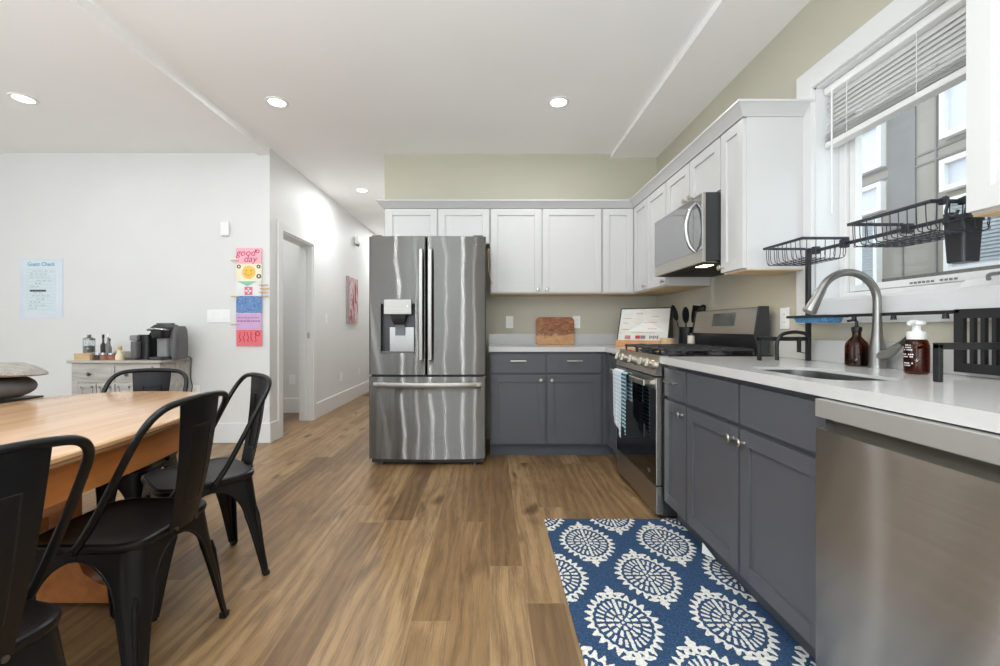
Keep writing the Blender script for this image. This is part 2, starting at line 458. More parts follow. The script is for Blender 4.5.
# hall door: casing, jamb, strike plate
d1 = struct(thing('door_1', 'white cased door opening in the hall wall', 'door', (XL, DY0, 0))); del d1['category']
mb = MB()
mb.box(XL-.002, XL+.018, DY0-.088, DY0, 0, DZ+.088, .004); mb.box(XL-.002, XL+.018, DY1, DY1+.088, 0, DZ+.088, .004); mb.box(XL-.002, XL+.018, DY0-.002, DY1+.002, DZ, DZ+.088, .004)
mb.build('casing', M['trim'], d1)
mb = MB()
mb.box(XL-.15, XL+.004, DY0-.002, DY0+.014, 0, DZ); mb.box(XL-.15, XL+.004, DY1-.014, DY1+.002, 0, DZ); mb.box(XL-.15, XL+.004, DY0, DY1, DZ-.014, DZ+.002)
mb.box(XL-.10, XL-.065, DY1-.026, DY1-.012, 0, DZ-.01, .002); mb.box(XL-.10, XL-.065, DY0+.012, DY0+.026, 0, DZ-.01, .002)
mb.build('jamb', M['trim'], d1)
bx(XL-.055, XL-.025, DY1-.018, DY1-.013, .955, 1.02, .001).build('strike_plate', M['nickel'], d1, label='nickel strike plate on the jamb')

# kitchen window: casing, jamb, sash, pane, crank
w1 = struct(thing('window_1', 'white cased window over the sink', 'window', (XR, WY0, WZ0))); del w1['category']
mb = MB(); cw = .10
mb.box(XR-.02, XR+.002, WY1-.004, WY1+cw, 1.095, WZ1+cw, .004)
mb.box(XR-.02, XR+.002, WY0-cw, WY0+.004, 1.095, WZ1+cw, .004)
mb.box(XR-.02, XR+.002, WY0, WY1, WZ1-.004, WZ1+cw, .004)
mb.box(XR-.02, XR+.002, WY0, WY1, 1.095, WZ0+.004, .004)
mb.build('casing', M['trim'], w1)
mb = MB()
mb.box(XR, XR+.15, WY1-.012, WY1+.002, WZ0, WZ1); mb.box(XR, XR+.15, WY0-.002, WY0+.012, WZ0, WZ1)
mb.box(XR, XR+.15, WY0, WY1, WZ1-.012, WZ1+.002); mb.box(XR-.004, XR+.15, WY0, WY1, WZ0-.002, WZ0+.012, .003)
mb.build('jamb', M['trim'], w1)
def frame(mb, x0, x1, y0, y1, z0, z1, w, bot=None, bev=.003):
    bot = bot or w
    mb.box(x0, x1, y0, y0+w, z0, z1, bev); mb.box(x0, x1, y1-w, y1, z0, z1, bev)
    mb.box(x0, x1, y0+w, y1-w, z0, z0+bot, bev); mb.box(x0, x1, y0+w, y1-w, z1-w, z1, bev)
    return mb
mb = frame(MB(), XR+.115, XR+.18, WY0+.008, WY1-.008, WZ0+.008, WZ1-.008, .04, .035)
fr = mb.build('frame', M['white_plastic'], w1)
mb = frame(MB(), XR+.13, XR+.165, WY0+.052, WY1-.052, WZ0+.047, WZ1-.052, .034, .03)
sash = mb.build('sash', M['white_plastic'], w1)
bx(XR+.146, XR+.150, WY0+.08, WY1-.08, WZ0+.07, WZ1-.08).build('pane', M['clear_glass'], sash)
mb = MB(); mb.loft([[(XR+.05, a, WZ0+.012), (XR+.12, a, WZ0+.012), (XR+.12, a, WZ0+.045), (XR+.085, a, WZ0+.045)] for a in (1.36, 1.53)])
ck = mb.build('crank_cover', M['white_plastic'], w1)
MB().tube(spline([(XR+.06, 1.44, WZ0+.035), (XR+.05, 1.43, WZ0+.05), (XR+.05, 1.40, WZ0+.052)], 5), .006, 8).build('crank_handle', M['mid_plastic'], ck)
mb = MB()
for k in range(11):
    if k in (4,): continue
    mb.box(XR+.128, XR+.1305, 1.60+k*.017, 1.611+k*.017, WZ0+.054, WZ0+.062)
mb.build('maker_marking', M['mid_plastic'], sash, label='small grey line of lettering on the sash')

# blind
bl = thing('window_blind', 'white slatted blind pulled most of the way up inside the window', 'blind', (XR+.06, WY0, WZ1))
BX = XR+.062
bx(BX-.028, BX+.028, WY0+.015, WY1-.016, WZ1-.05, WZ1-.013, .006).build('headrail', M['white_plastic'], bl)
def slat(z, tilt):
    mb = MB(); c, s_ = math.cos(tilt), math.sin(tilt); prof = []
    for k in range(7):
        t = (k/6-.5)*.050; prof.append((BX+t*c, z+t*s_+.004*(1-(t/.025)**2)))
    for k in range(6, -1, -1):
        t = (k/6-.5)*.050; prof.append((BX+t*c, z+t*s_+.004*(1-(t/.025)**2)-.0016))
    mb.prism(prof, 'y', WY0+.02, WY1-.02); return mb
for k in range(9): slat(WZ1-.068-k*.0215, 1.0 if k < 6 else .7).build('slat', M['slat'], bl)
for k in range(5): slat(1.992+k*.0075, 0).build('slat', M['slat'], bl)
bx(BX-.026, BX+.026, WY0+.02, WY1-.02, 1.955, 1.982, .005).build('bottom_rail', M['white_plastic'], bl)
for y in (WY0+.15, 1.66, WY1-.15):
    for dx in (-.026, .026): MB().cyl((BX+dx, y, 1.97), (BX+dx, y, WZ1-.05), .0012, n=6).build('ladder_cord', M['white_plastic'], bl)
MB().cyl((BX-.035, WY1-.075, WZ1-.05), (BX-.035, WY1-.075, 1.62), .004, n=8).build('tilt_wand', M['clear_glass'] if 0 else M['white_plastic'], bl)

# building next door
nb = thing('apartment_building', 'pale grey panelled building seen through the kitchen window', 'building', (4.6, 4, 0))
M['facade'] = paint('facade', (158, 153, 144), .8, .08, 1.2, .1, 30)
M['facade_dark'] = paint('facade_dark', (134, 132, 130), .7, .08, 2)
M['louver'] = paint('louver', (176, 186, 190), .5, .05)
M['sky_pane'] = paint('sky_pane', (214, 219, 228), .15, .03, 2)  # pale blue stands in for sky reflected in the panes
M['roof_dark'] = paint('roof_dark', (112, 108, 104), .8, .15, 30)
bx(4.6, 4.9, -1, 14, -1.2, 7.2).build('wall', M['facade'], nb)
mb = MB()
for z in (.9, 2.80, 2.91, 5.2): mb.box(4.59, 4.61, -1, 14, z, z+.02)
for y in (1.5, 3.0, 4.42, 4.78, 6.1, 9): mb.box(4.588, 4.612, y, y+.018, -1.2, 7.2)
mb.build('panel_joint', M['facade_dark'], nb)
bx(4.585, 4.6, 4.64, 4.95, 2.2, 7.0).build('dark_panel', M['facade_dark'], nb)
def nwin(y0, y1, z0, z1, louver=False):
    f = frame(MB(), 4.53, 4.66, y0, y1, z0, z1, .05).build('window', M['white_plastic'], nb)
    bx(4.575, 4.598, y0+.05, y1-.05, z0+.05, z1-.05).build('pane', M['sky_pane'], f)
    if louver:
        mb = MB(); k = z0+.08
        while k < z1-.08: mb.box(4.556, 4.576, y0+.06, y1-.06, k, k+.020); k += .034
        mb.build('shutter', M['louver'], f)
for a in ((4.99, 5.7, 2.95, 3.50), (4.99, 5.7, 2.44, 2.78), (3.45, 4.34, 2.97, 3.55), (3.45, 4.34, 2.44, 2.76), (6.4, 7.2, 2.95, 3.5), (1.6, 2.5, 1.7, 4.2)): nwin(*a)
for a in ((5.04, 5.7, 1.55, 2.40), (3.45, 4.30, 1.62, 2.36)): nwin(*a, louver=True)
bx(3.9, 4.6, 2.4, 4.28, 1.28, 1.56).build('canopy_roof', M['roof_dark'], nb)
struct(bx(1.8, 14, -6, 14, -1.3, -1.2).build('trim_ground', paint('ground', (150, 148, 142), .9, .1)))

# ------------------------------------------------------------------ recessed ceiling lights
lights = [('kitchen_near_right', .51, 3.2, ZC, 'recessed light on the kitchen ceiling right of the refrigerator', 1),
          ('kitchen_near_left', -1.585, 3.2, ZC, 'recessed light on the kitchen ceiling above the open floor beside the beam', 1),
          ('hall', -1.56, 5.24, ZC, 'small recessed light on the hall ceiling beyond the refrigerator', 1),
          ('dining', -3.33, 3.07, ZD, 'recessed light on the dining room ceiling left of the beam', 1),
          ('k3', -.05, .8, ZC, '', 0), ('k4', -1.585, .9, ZC, '', 0), ('k5', .51, -1.3, ZC, '', 0), ('k6', -1.585, -1.3, ZC, '', 0),
          ('k7', -.85, .9, ZC, '', 0), ('k8', -.55, -1.3, ZC, '', 0), ('d2', -3.33, .7, ZD, '', 0), ('h2', -1.56, 7.6, ZC, '', 0), ('r1', -3.0, 4.75, ZC, '', 0), ('d3', -4.9, 2.0, ZD, '', 0)]  # extra unseen downlights, added for steel streaks and side room brightness
for nm, x, y, z, lab, vis in lights:
    lab = lab or 'unseen recessed ceiling light added outside the frame'
    t = thing('ceiling_light', lab, 'ceiling light', (x, y, z), group='recessed ceiling lights')
    MB().lathe([(.060, -.006), (.078, -.006), (.081, -.001), (.081, .001), (.060, .001)], (x, y, z), 32, wrap=True).build('trim_ring', M['white_plastic'], t)
    MB().lathe([(0, -.004), (.062, -.004), (.062, 0), (0, 0)], (x, y, z), 32).build('diffuser', M['lamp'], t)
    pw = {'r1': 18, 'hall': 21, 'h2': 26, 'dining': 4.5, 'd2': 4, 'd3': 4, 'k3': 13, 'k4': 14, 'k5': 15, 'k6': 15, 'k7': 13, 'k8': 15}.get(nm, 11)
    area('downlight', (x, y, z-.012), (0, 0, 0), .1, .1, pw, (.97, .985, 1), 'DISK', 3.1)

# ------------------------------------------------------------------ cabinet helpers
def MBACK(yf): return Matrix(((1, 0, 0, 0), (0, -1, 0, yf), (0, 0, 1, 0), (0, 0, 0, 1)))
def MRIGHT(xf): return Matrix(((0, -1, 0, xf), (1, 0, 0, 0), (0, 0, 1, 0), (0, 0, 0, 1)))
def shaker(mat4, u0, u1, z0, z1, fw=.058, th=.020, rec=.010):
    mb = MB(); mb.M = mat4; e = .0015
    u0, u1, z0, z1 = u0+.0015, u1-.0015, z0+.0015, z1-.0015
    mb.box(u0, u0+fw, 0, th, z0, z1, e); mb.box(u1-fw, u1, 0, th, z0, z1, e)
    mb.box(u0+fw, u1-fw, 0, th, z0, z0+fw, e); mb.box(u0+fw, u1-fw, 0, th, z1-fw, z1, e)
    mb.box(u0+fw-.004, u1-fw+.004, 0, th-rec, z0+fw-.004, z1-fw+.004)
    return mb
def slab(mat4, u0, u1, z0, z1, th=.020):
    mb = MB(); mb.M = mat4; return mb.box(u0+.0015, u1-.0015, 0, th, z0+.0015, z1-.0015, .002)
def knob(mat4, u, z, parent, n0=.020, s=1.0):
    mb = MB(); mb.M = mat4 @ Matrix.Translation((u, n0, z)) @ Matrix.Rotation(-PI/2, 4, 'X')
    mb.lathe([(.0075*s, 0), (.006*s, .004*s), (.0055*s, .014*s), (.009*s, .018*s), (.0155*s, .021*s), (.0165*s, .025*s), (.013*s, .029*s), (0, .030*s)], n=20)
    return mb.build('knob', M['nickel'], parent)
def pull(mat4, u, z, parent, L=.13, n0=.020):
    mb = MB(); mb.M = mat4
    mb.box(u-L/2, u+L/2, n0+.022, n0+.031, z-.006, z+.006, .003)
    for d in (-L/2+.02, L/2-.02): mb.cyl((u+d, n0-.001, z), (u+d, n0+.024, z), .0045, n=10)
    return mb.build('pull', M['nickel'], parent)
ZDB, ZDT, ZRB, ZRT, ZCT = .114, .683, .698, .856, .876     # door bottom/top, drawer bottom/top, carcass top
YF, XF = 3.565, .968                                        # base cabinet fronts

# back base cabinet
t = thing('base_cabinet', 'dark grey two-door base cabinet with drawers beside the refrigerator', 'cabinet', (.47, YB, 0))
bx(0, .945, YF+.02, YB-.002, .10, ZCT, .001).build('body', M['cab_grey'], t)
bx(0, .945, YF+.075, YB-.05, 0, .102).build('toe_kick', M['toe'], t)
mk = MBACK(YF+.02)
for a, b, ku in ((.010, .458, .42), (.474, .925, .512)):
    d = slab(mk, a, b, ZRB, ZRT).build('drawer', M['cab_grey'], t); pull(mk, (a+b)/2, .80, d)
    d = shaker(mk, a, b, ZDB, ZDT).build('door', M['cab_grey'], t); knob(mk, ku, .64, d)
# corner base cabinet
t = thing('corner_cabinet', 'dark grey narrow corner base cabinet left of the stove', 'cabinet', (1.2, YB, 0))
mb = MB(); mb.box(XF+.02, XR-.003, 3.172, YB-.002, .10, ZCT, .001); mb.box(.946, XF+.02, YF+.022, YB-.002, .10, ZCT)
mb.build('body', M['cab_grey'], t)
mb = MB(); mb.box(XF+.075, XR-.05, 3.172, YB-.05, 0, .102); mb.box(.946, XF+.075, YF+.076, YB-.05, 0, .1)
mb.build('toe_kick', M['toe'], t)
mk = MRIGHT(XF+.02)
d = shaker(mk, 3.178, 3.50, ZDB, ZRT, .05).build('door', M['cab_grey'], t)
bx(XF+.001, XF+.02, 3.503, YF+.02, ZDB, ZCT).build('filler', M['cab_grey'], t)
# right run: narrow drawer cabinet, sink cabinet
t = thing('base_cabinet', 'grey narrow base cabinet with one drawer right of the stove', 'cabinet', (1.3, 2.26, 0))
bx(XF+.02, XR-.003, 2.124, 2.398, .10, ZCT, .001).build('body', M['cab_grey'], t)
bx(XF+.075, XR-.05, 2.124, 2.398, 0, .102).build('toe_kick', M['toe'], t)
d = slab(mk, 2.132, 2.388, ZRB, ZRT).build('drawer', M['cab_grey'], t)
mb = MB(); mb.M = mk; 
for a in ((2.150, 2.370, .718, .7195), (2.150, 2.370, .8345, .836)): mb.box(a[0], a[1], .019, .0212, a[2], a[3])
for a in ((2.150, 2.1515), (2.3685, 2.370)): mb.box(a[0], a[1], .019, .0212, .718, .836)
mb.build('moulding', M['cab_grey'], d); pull(mk, 2.27, .787, d)
d = shaker(mk, 2.132, 2.388, ZDB, ZDT).build('door', M['cab_grey'], t); knob(mk, 2.165, .635, d)
t = thing('base_cabinet', 'grey sink base cabinet with two doors and blank drawer fronts under the sink', 'cabinet', (1.3, 1.68, 0))
SY0, SY1, SX0, SX1 = 1.30, 1.76, 1.030, 1.29
mb = MB(); mb.box(XF+.02, XF+.034, 1.236, 2.122, .10, ZCT); mb.box(XF+.034, XR-.003, 1.236, 1.250, .10, ZCT); mb.box(XF+.034, XR-.003, 2.108, 2.122, .10, ZCT)
mb.box(XF+.034, XR-.003, 1.25, 2.108, .10, .12); mb.box(XR-.015, XR-.003, 1.25, 2.108, .12, ZCT)
mb.build('body', M['cab_grey'], t)
bx(XF+.075, XR-.05, 1.236, 2.122, 0, .102).build('toe_kick', M['toe'], t)
for a, b, ku in ((1.680, 2.116, 1.712), (1.238, 1.668, 1.640)):
    slab(mk, a, b, ZRB, ZRT).build('false_front', M['cab_grey'], t)
    d = shaker(mk, a, b, ZDB, ZDT).build('door', M['cab_grey'], t); knob(mk, ku, .635, d)

# ------------------------------------------------------------------ countertops
CT0, CT1 = ZCT+.001, .914
t = thing('countertop', 'white quartz corner countertop between refrigerator and stove', 'countertop', (.8, YB, CT0))
mb = MB(); mb.prism([(-.012, YF-.02), (.948, YF-.02), (.948, 3.172), (XR-.002, 3.172), (XR-.002, YB-.002), (-.012, YB-.002)], 'z', CT0, CT1)
mb.build('slab', M['quartz'], t)
mb = MB(); mb.prism([(-.012, YB-.022), (XR-.022, YB-.022), (XR-.022, 3.172), (XR-.002, 3.172), (XR-.002, YB-.002), (-.012, YB-.002)], 'z', CT1+.0003, 1.016)
tag(mb.build('backsplash', M['quartz']), 'low white quartz backsplash strip behind the cutting board', 'backsplash')
t = thing('countertop', 'white quartz countertop with the sink cut into it under the window', 'countertop', (1.3, 1.5, CT0))
bm = bmesh.new()
outer = [(.948, .3), (XR-.002, .3), (XR-.002, 2.400), (.948, 2.400)]; inner = rrect(SX0, SX1, SY0, SY1, .075, 8)
for z in (CT1, CT0):
    ed = []
    for loop in (outer, inner):
        vs = [bm.verts.new((x, y, z)) for x, y in loop]
        ed += [bm.edges.new((vs[i], vs[(i+1) % len(vs)])) for i in range(len(vs))]
    bmesh.ops.triangle_fill(bm, use_beauty=True, edges=ed)
mb = MB(); mb.bm.free(); mb.bm = bm
for loop in (outer, inner): mb.loft([[(x, y, z) for x, y in loop] for z in (CT0, CT1)], True, False)
bmesh.ops.remove_doubles(bm, verts=bm.verts[:], dist=1e-5)
mb.build('slab', M['quartz'], t, smooth=30)
tag(bx(XR-.022, XR-.002, .3, 2.400, CT1+.0003, 1.016, .002).build('backsplash', M['quartz']), 'low white quartz backsplash strip behind the faucet', 'backsplash')
# sink
t = thing('sink', 'undermount stainless steel sink bowl in the white counter', 'sink', (1.19, 1.54, CT0))
mb = MB(); g = .004
rings = [[(x, y, CT1-.011) for x, y in rrect(SX0+.001, SX1-.001, SY0+.001, SY1-.001, .075, 8)],
         [(x, y, CT0-.002) for x, y in rrect(SX0+.002, SX1-.002, SY0+.002, SY1-.002, .074, 8)],
         [(x, y, CT0-.16) for x, y in rrect(SX0+.004, SX1-.004, SY0+.004, SY1-.004, .07, 8)],
         [(x, y, CT0-.185) for x, y in rrect(SX0+.03, SX1-.03, SY0+.03, SY1-.03, .06, 8)],
         [(x, y, CT0-.19) for x, y in rrect(SX0+.12, SX1-.12, SY0+.18, SY1-.18, .02, 8)]]
mb.loft(rings, True, False); mb.add([tuple(p) for p in rings[-1]], [tuple(range(len(rings[-1])))])
mb.build('bowl', paint('sink_steel', (140, 140, 138), .34, .04, 60, metal=1), t)
MB().lathe([(.045, -.189), (.045, -.186), (.03, -.187), (0, -.188)], (1.19, 1.54, CT0), 24).build('drain', M['chrome'], t)

# ------------------------------------------------------------------ wall cabinets
YU, XU = 3.846, 1.285; UB, UT, CRB, CRT = 1.385, 2.142, 2.146, 2.206
mk = MBACK(YU+.02); mr = MRIGHT(XU+.02)
t = thing('wall_cabinet', 'white short wall cabinet above the refrigerator', 'cabinet', (-.47, YB, 1.83))
bx(-.945, -.003, YU+.02, YB-.002, 1.83, CRB+.004).build('body', M['cab_white'], t)
for a, b, k in ((-.932, -.474, -.50), (-.462, -.008, -.43)):
    d = shaker(mk, a, b, 1.835, UT).build('door', M['cab_white'], t); knob(mk, k, 1.87, d)
t = thing('wall_cabinet', 'white two-door wall cabinet on the back wall above the cutting board', 'cabinet', (.5, YB, UB))
bx(.002, 1.003, YU+.02, YB-.002, UB, CRB+.004).build('body', M['cab_white'], t)
bx(.004, 1.001, YU+.022, YB-.004, UB-.006, UB+.001).build('underside', M['raw_wood'], t)
for a, b, k in ((.008, .458, .425), (.470, .998, .508)):
    d = shaker(mk, a, b, UB+.004, UT).build('door', M['cab_white'], t); knob(mk, k, 1.418, d)
t = thing('wall_cabinet', 'white corner wall cabinet where the two cabinet rows meet', 'cabinet', (1.4, YB, UB))
mb = MB(); mb.box(1.006, XR-.003, YU+.02, YB-.002, UB, CRB+.004); mb.box(XU+.02, XR-.003, 3.522, YU+.02, UB, CRB+.004)
mb.build('body', M['cab_white'], t)
mb = MB(); mb.box(1.01, XR-.005, YU+.022, YB-.004, UB-.006, UB+.001); mb.box(XU+.022, XR-.005, 3.524, YU+.022, UB-.006, UB+.001)
mb.build('underside', M['raw_wood'], t)
shaker(mk, 1.010, XU-.002, UB+.004, UT).build('door', M['cab_white'], t)
d = shaker(mr, 3.526, YU-.004, UB+.004, UT, .05).build('door', M['cab_white'], t); knob(mr, 3.56, 1.418, d)
t = thing('wall_cabinet', 'white single-door wall cabinet left of the microwave', 'cabinet', (1.45, 3.33, UB))
bx(XU+.02, XR-.003, 3.142, 3.520, UB, CRB+.004).build('body', M['cab_white'], t)
bx(XU+.022, XR-.005, 3.144, 3.518, UB-.006, UB+.001).build('underside', M['raw_wood'], t)
d = shaker(mr, 3.148, 3.516, UB+.004, UT).build('door', M['cab_white'], t); knob(mr, 3.18, 1.418, d)
t = thing('wall_cabinet', 'white short two-door wall cabinet above the microwave', 'cabinet', (1.45, 2.77, 1.80))
bx(XU+.02, XR-.003, 2.402, 3.140, 1.84, CRB+.004).build('body', M['cab_white'], t)
for a, b, k in ((2.775, 3.134, 2.81), (2.408, 2.768, 2.733)):
    d = shaker(mr, a, b, 1.845, UT).build('door', M['cab_white'], t); knob(mr, k, 1.90, d)
t = thing('wall_cabinet', 'white tall narrow wall cabinet between the microwave and the window', 'cabinet', (1.45, 2.29, UB))
bx(XU+.02, XR-.003, 2.184, 2.400, UB-.012, CRB+.004, .001).build('body', M['cab_white'], t)
bx(XU+.022, XR-.005, 2.186, 2.398, UB-.018, UB-.010).build('underside', M['raw_wood'], t)
d = shaker(mr, 2.186, 2.396, UB-.008, UT, .052).build('door', M['cab_white'], t); knob(mr, 2.37, 1.405, d)
t = thing('wall_cabinet', 'white wall cabinet at the right edge, cropped by the frame', 'cabinet', (1.45, .8, UB))
bx(XU+.02, XR-.003, .40, 1.165, UB-.006, CRB+.004, .001).build('body', M['cab_white'], t)
bx(XU+.022, XR-.005, .402, 1.163, UB-.012, UB-.005).build('underside', M['raw_wood'], t)
for a, b in ((.786, 1.163), (.403, .782)): shaker(mr, a, b, UB-.003, UT, .058).build('door', M['cab_white'], t)
# crown moulding: mitred sweep along the cabinet fronts
def crown(name, path):
    prof = [(-.02, CRB), (.006, CRB), (.010, CRB+.008), (.046, CRB+.046), (.056, CRB+.050), (.056, CRT), (-.02, CRT)]
    rings = []
    for i, p in enumerate(path):
        p = Vector(p); dirs = []
        if i > 0: dirs.append((p-Vector(path[i-1])).normalized())
        if i < len(path)-1: dirs.append((Vector(path[i+1])-p).normalized())
        ns = [Vector((d.y, -d.x)) for d in dirs]
        n = ns[0] if len(ns) == 1 else (ns[0]+ns[1])/(1+ns[0].dot(ns[1]))
        rings.append([(p.x+n.x*a, p.y+n.y*a, z) for a, z in prof])
    return struct(MB().loft(rings).build(name, M['cab_white'], smooth=25))
crown('trim_crown_1', [(-.948, YB-.003), (-.948, YU), (XU, YU), (XU, 2.182), (XR-.003, 2.182)])
crown('trim_crown_2', [(XR-.003, 1.168), (XU, 1.168), (XU, .39), (XR-.003, .39)])
# ------------------------------------------------------------------ refrigerator
t = thing('refrigerator', 'stainless steel french-door refrigerator with a water dispenser', 'refrigerator', (-.48, 3.7, 0))
FX0, FX1, FYF = -.944, -.032, 3.325
bx(FX0+.006, FX1-.006, FYF+.075, 4.10, .05, 1.775, .004).build('body', M['dark_plastic'], t)
bx(FX0+.02, FX1-.02, FYF+.04, FYF+.2, .022, .058).build('base_grille', M['dark_plastic'], t)
for x in (FX0+.09, FX1-.09):
    MB().cyl((x, FYF+.07, 0), (x, FYF+.07, .03), .022, .017, 16).build('foot', M['dark_plastic'], t)
    MB().cyl((x, FYF+.6, 0), (x, FYF+.6, .05), .022, .017, 16).build('foot', M['dark_plastic'], t)
def bulge(x, e0, e1):
    u = (x-(FX0+FX1)/2)/((FX1-FX0)/2); y = FYF+.024*u*u
    for e in (e0, e1):
        if e is not None and abs(x-e) < .012: q = 1-abs(x-e)/.012; y += .010*(1-math.sqrt(max(0, 1-q*q)))
    return y
def door_piece(mb, x0, x1, z0, z1, e0, e1):
    xs = sorted(set([x0, x1]+[x0+(x1-x0)*k/10 for k in range(11)]+[e+s_*d for e, s_ in ((e0, 1), (e1, -1)) if e is not None for d in (.001, .003, .006, .009, .012) if x0 < e+s_*d < x1]))
    poly = [(x, bulge(x, e0, e1)) for x in xs]+[(x1, FYF+.07), (x0, FYF+.07)]
    mb.prism(poly, 'z', z0, z1)
DX0, DX1, DZ0, DZ1 = -.850, -.578, .878, 1.262
mb = MB(); L0, L1, Z0, Z1 = FX0, -.497, .712, 1.785
door_piece(mb, L0, DX0, Z0, Z1, L0, None); door_piece(mb, DX1, L1, Z0, Z1, None, L1)
door_piece(mb, DX0, DX1, Z0, DZ0, None, None); door_piece(mb, DX0, DX1, DZ1, Z1, None, None)
d = mb.build('door', M['steel'], t)
def door_handle(x, parent):
    mb = MB(); yf = bulge(x, None, None)
    pts = [(z, yf-.050-.010*math.sin(PI*(z-.83)/.845)) for z in [.83+.845*k/16 for k in range(17)]]
    mb.loft([[(x-.019, y+.004, z), (x-.012, y-.006, z), (x+.012, y-.006, z), (x+.019, y+.004, z), (x+.012, y+.012, z), (x-.012, y+.012, z)] for z, y in pts])
    for z in (.86, 1.645): mb.box(x-.012, x+.012, yf-.048, yf+.004, z-.02, z+.02, .004)
    return mb.build('handle', M['steel_mid'], parent)
door_handle(-.528, d)
dp = bx(DX0-.001, DX1+.001, FYF+.068, FYF+.072, DZ0-.001, DZ1+.001)
for q in ((DX0-.001, DX0+.003, DZ0, DZ1), (DX1-.003, DX1+.001, DZ0, DZ1), (DX0, DX1, DZ1-.003, DZ1+.001)): dp.box(q[0], q[1], FYF+.014, FYF+.07, q[2], q[3])
dp = dp.build('dispenser', M['dark_plastic'], t)
bx(DX0+.06, DX1-.02, FYF+.058, FYF+.068, DZ0+.012, 1.08, .003).build('splash_plate', M['brushed'], dp)
bx(DX0+.002, DX1-.002, FYF+.006, FYF+.07, DZ0, DZ0+.014, .003).build('drip_tray', M['grey_plastic'], dp)
bx(DX0+.028, DX1-.028, FYF-.008, FYF+.06, 1.178, 1.295, .006).build('control_panel', M['steel_mid'], dp)
bx(-.64, -.632, FYF-.009, FYF, 1.235, 1.250).build('lock_light', M['lamp'] if 0 else M['white_plastic'], dp)
mb = MB(); mb.loft([[(-.708+a*w, FYF+.035+b*w*.8, z) for a, b in ((-1, -1), (1, -1), (1, 1), (-1, 1))] for z, w in ((1.18, .06), (1.13, .05), (1.10, .035))])
mb.build('nozzle', M['black'], dp)
mb = MB(); mb.loft([[(-.705-w, y, z), (-.705+w, y, z), (-.705+w, y+.006, z), (-.705-w, y+.006, z)] for z, y, w in ((1.11, FYF+.04, .036), (1.05, FYF+.045, .038), (1.015, FYF+.036, .036))])
mb.build('paddle', M['grey_plastic'], dp)
mb = MB(); door_piece(mb, -.489, FX1, Z0, Z1, -.489, FX1); d = mb.build('door', M['steel'], t)
door_handle(-.458, d)
text('brand_mark', 'LG', .026, M['mid_plastic'], d, (-.118, FYF+.004, 1.715), FACE_S)
mb = MB(); door_piece(mb, FX0, FX1, .056, .692, FX0, FX1); d = mb.build('freezer_drawer', M['steel'], t)
mb = MB(); xs = [-.895+.83*k/20 for k in range(21)]
mb.loft([[(x, bulge(x, None, None)-.048-.012*math.sin(PI*(x+.895)/.83)+b, z) for b, z in ((0, .618), (-.008, .628), (-.008, .646), (0, .656), (.012, .652), (.012, .622))] for x in xs])
for x in (-.87, -.09): mb.box(x-.016, x+.016, FYF-.04, FYF+.02, .624, .650, .004)
mb.build('handle', M['steel_mid'], d)
for x in (FX0+.06, FX1-.06): bx(x-.04, x+.04, FYF+.03, FYF+.16, 1.775, 1.798, .006).build('hinge_cover', M['grey_plastic'], t)

# twine hanging on the cabinet side beside the refrigerator
hk = MB().tube(spline([(-.012, 3.80, 1.78), (-.010, 3.79, 1.70), (-.014, 3.78, 1.62), (-.008, 3.76, 1.56), (.022, 3.80, 1.46)], 6), .0035, 8).build('twine', M['tan_wood'])
tag(hk, 'thin light twine hanging between the refrigerator and the wall cabinet', 'twine')

# ------------------------------------------------------------------ stove
t = thing('stove', 'stainless gas stove with a black glass oven door', 'stove', (1.25, 2.785, 0))
RY0, RY1 = 2.407, 3.163
bx(.962, 1.585, RY0+.003, RY1-.003, .02, .895).build('body', M['dark_plastic'], t)
for y in (RY0+.05, RY1-.05):
    for x in (1.0, 1.5): MB().cyl((x, y, 0), (x, y, .022), .02, n=12).build('foot', M['black'], t)
bx(.932, .968, RY0, RY1, .028, .182, .003).build('drawer', M['steel_plain'], t)
d = bx(.930, .966, RY0, RY1, .190, .795, .004).build('oven_door', M['steel_plain'], t)
bx(.927, .931, RY0+.002, RY1-.022, .197, .728, .001).build('glass', M['oven_glass'], d)
text('brand_mark', 'LG', .03, M['mid_plastic'], d, (.9268, RY0+.10, .245), FACE_W)
mb = MB(); mb.box(.868, .884, RY0+.03, RY1-.03, .745, .778, .006)
for y in (RY0+.06, RY1-.06): mb.box(.875, .935, y-.014, y+.014, .75, .774, .004)
mb.build('handle', M['steel_plain'], d)
mb = MB(); mb.prism([(.926, .805), (.958, .918), (1.0, .918), (1.0, .805)], 'y', RY0-.001, RY1+.001)
cp = mb.build('control_panel', M['steel_plain'], t)
mb = MB()
for k in range(3): mb.box(.928, .935, 2.62+k*.001, 2.95, .797+k*.003, .7985+k*.003)
mb.build('vent', M['black'], cp)
nrm = Vector((-.113, 0, .032)).normalized()
for y in (2.475, 2.59, 2.775, 2.935, 3.06):
    p = Vector((.943, y, .864)); mb = MB()
    mb.tube([p, p+nrm*.008, p+nrm*.010, p+nrm*.036, p+nrm*.040], [.031, .031, .026, .023, .018], 24)
    a = nrm.cross(Vector((0, 1, 0)))
    kb = mb.build('knob', M['nickel'], cp)
    mb = MB(); q = p+nrm*.038; mb.loft([[q+a*s_*.022+Vector((0, w, 0))+nrm*h for w, h in ((-.006, 0), (.006, 0), (.004, .014), (-.004, .014))] for s_ in (-1, 1)])
    mb.build('grip', M['nickel'], kb)
bx(.958, 1.585, RY0, RY1, .897, .920, .004).build('cooktop', M['black_gloss'], t)
for cx, cy, r in ((1.10, 2.58, .05), (1.10, 2.99, .045), (1.38, 2.58, .042), (1.38, 2.99, .05), (1.24, 2.785, .055)):
    MB().lathe([(r+.02, .920), (r+.016, .926), (r, .928), (r, .936), (r*.8, .940), (0, .941)], (cx, cy, 0), 24).build('burner', M['cast_iron'], t)
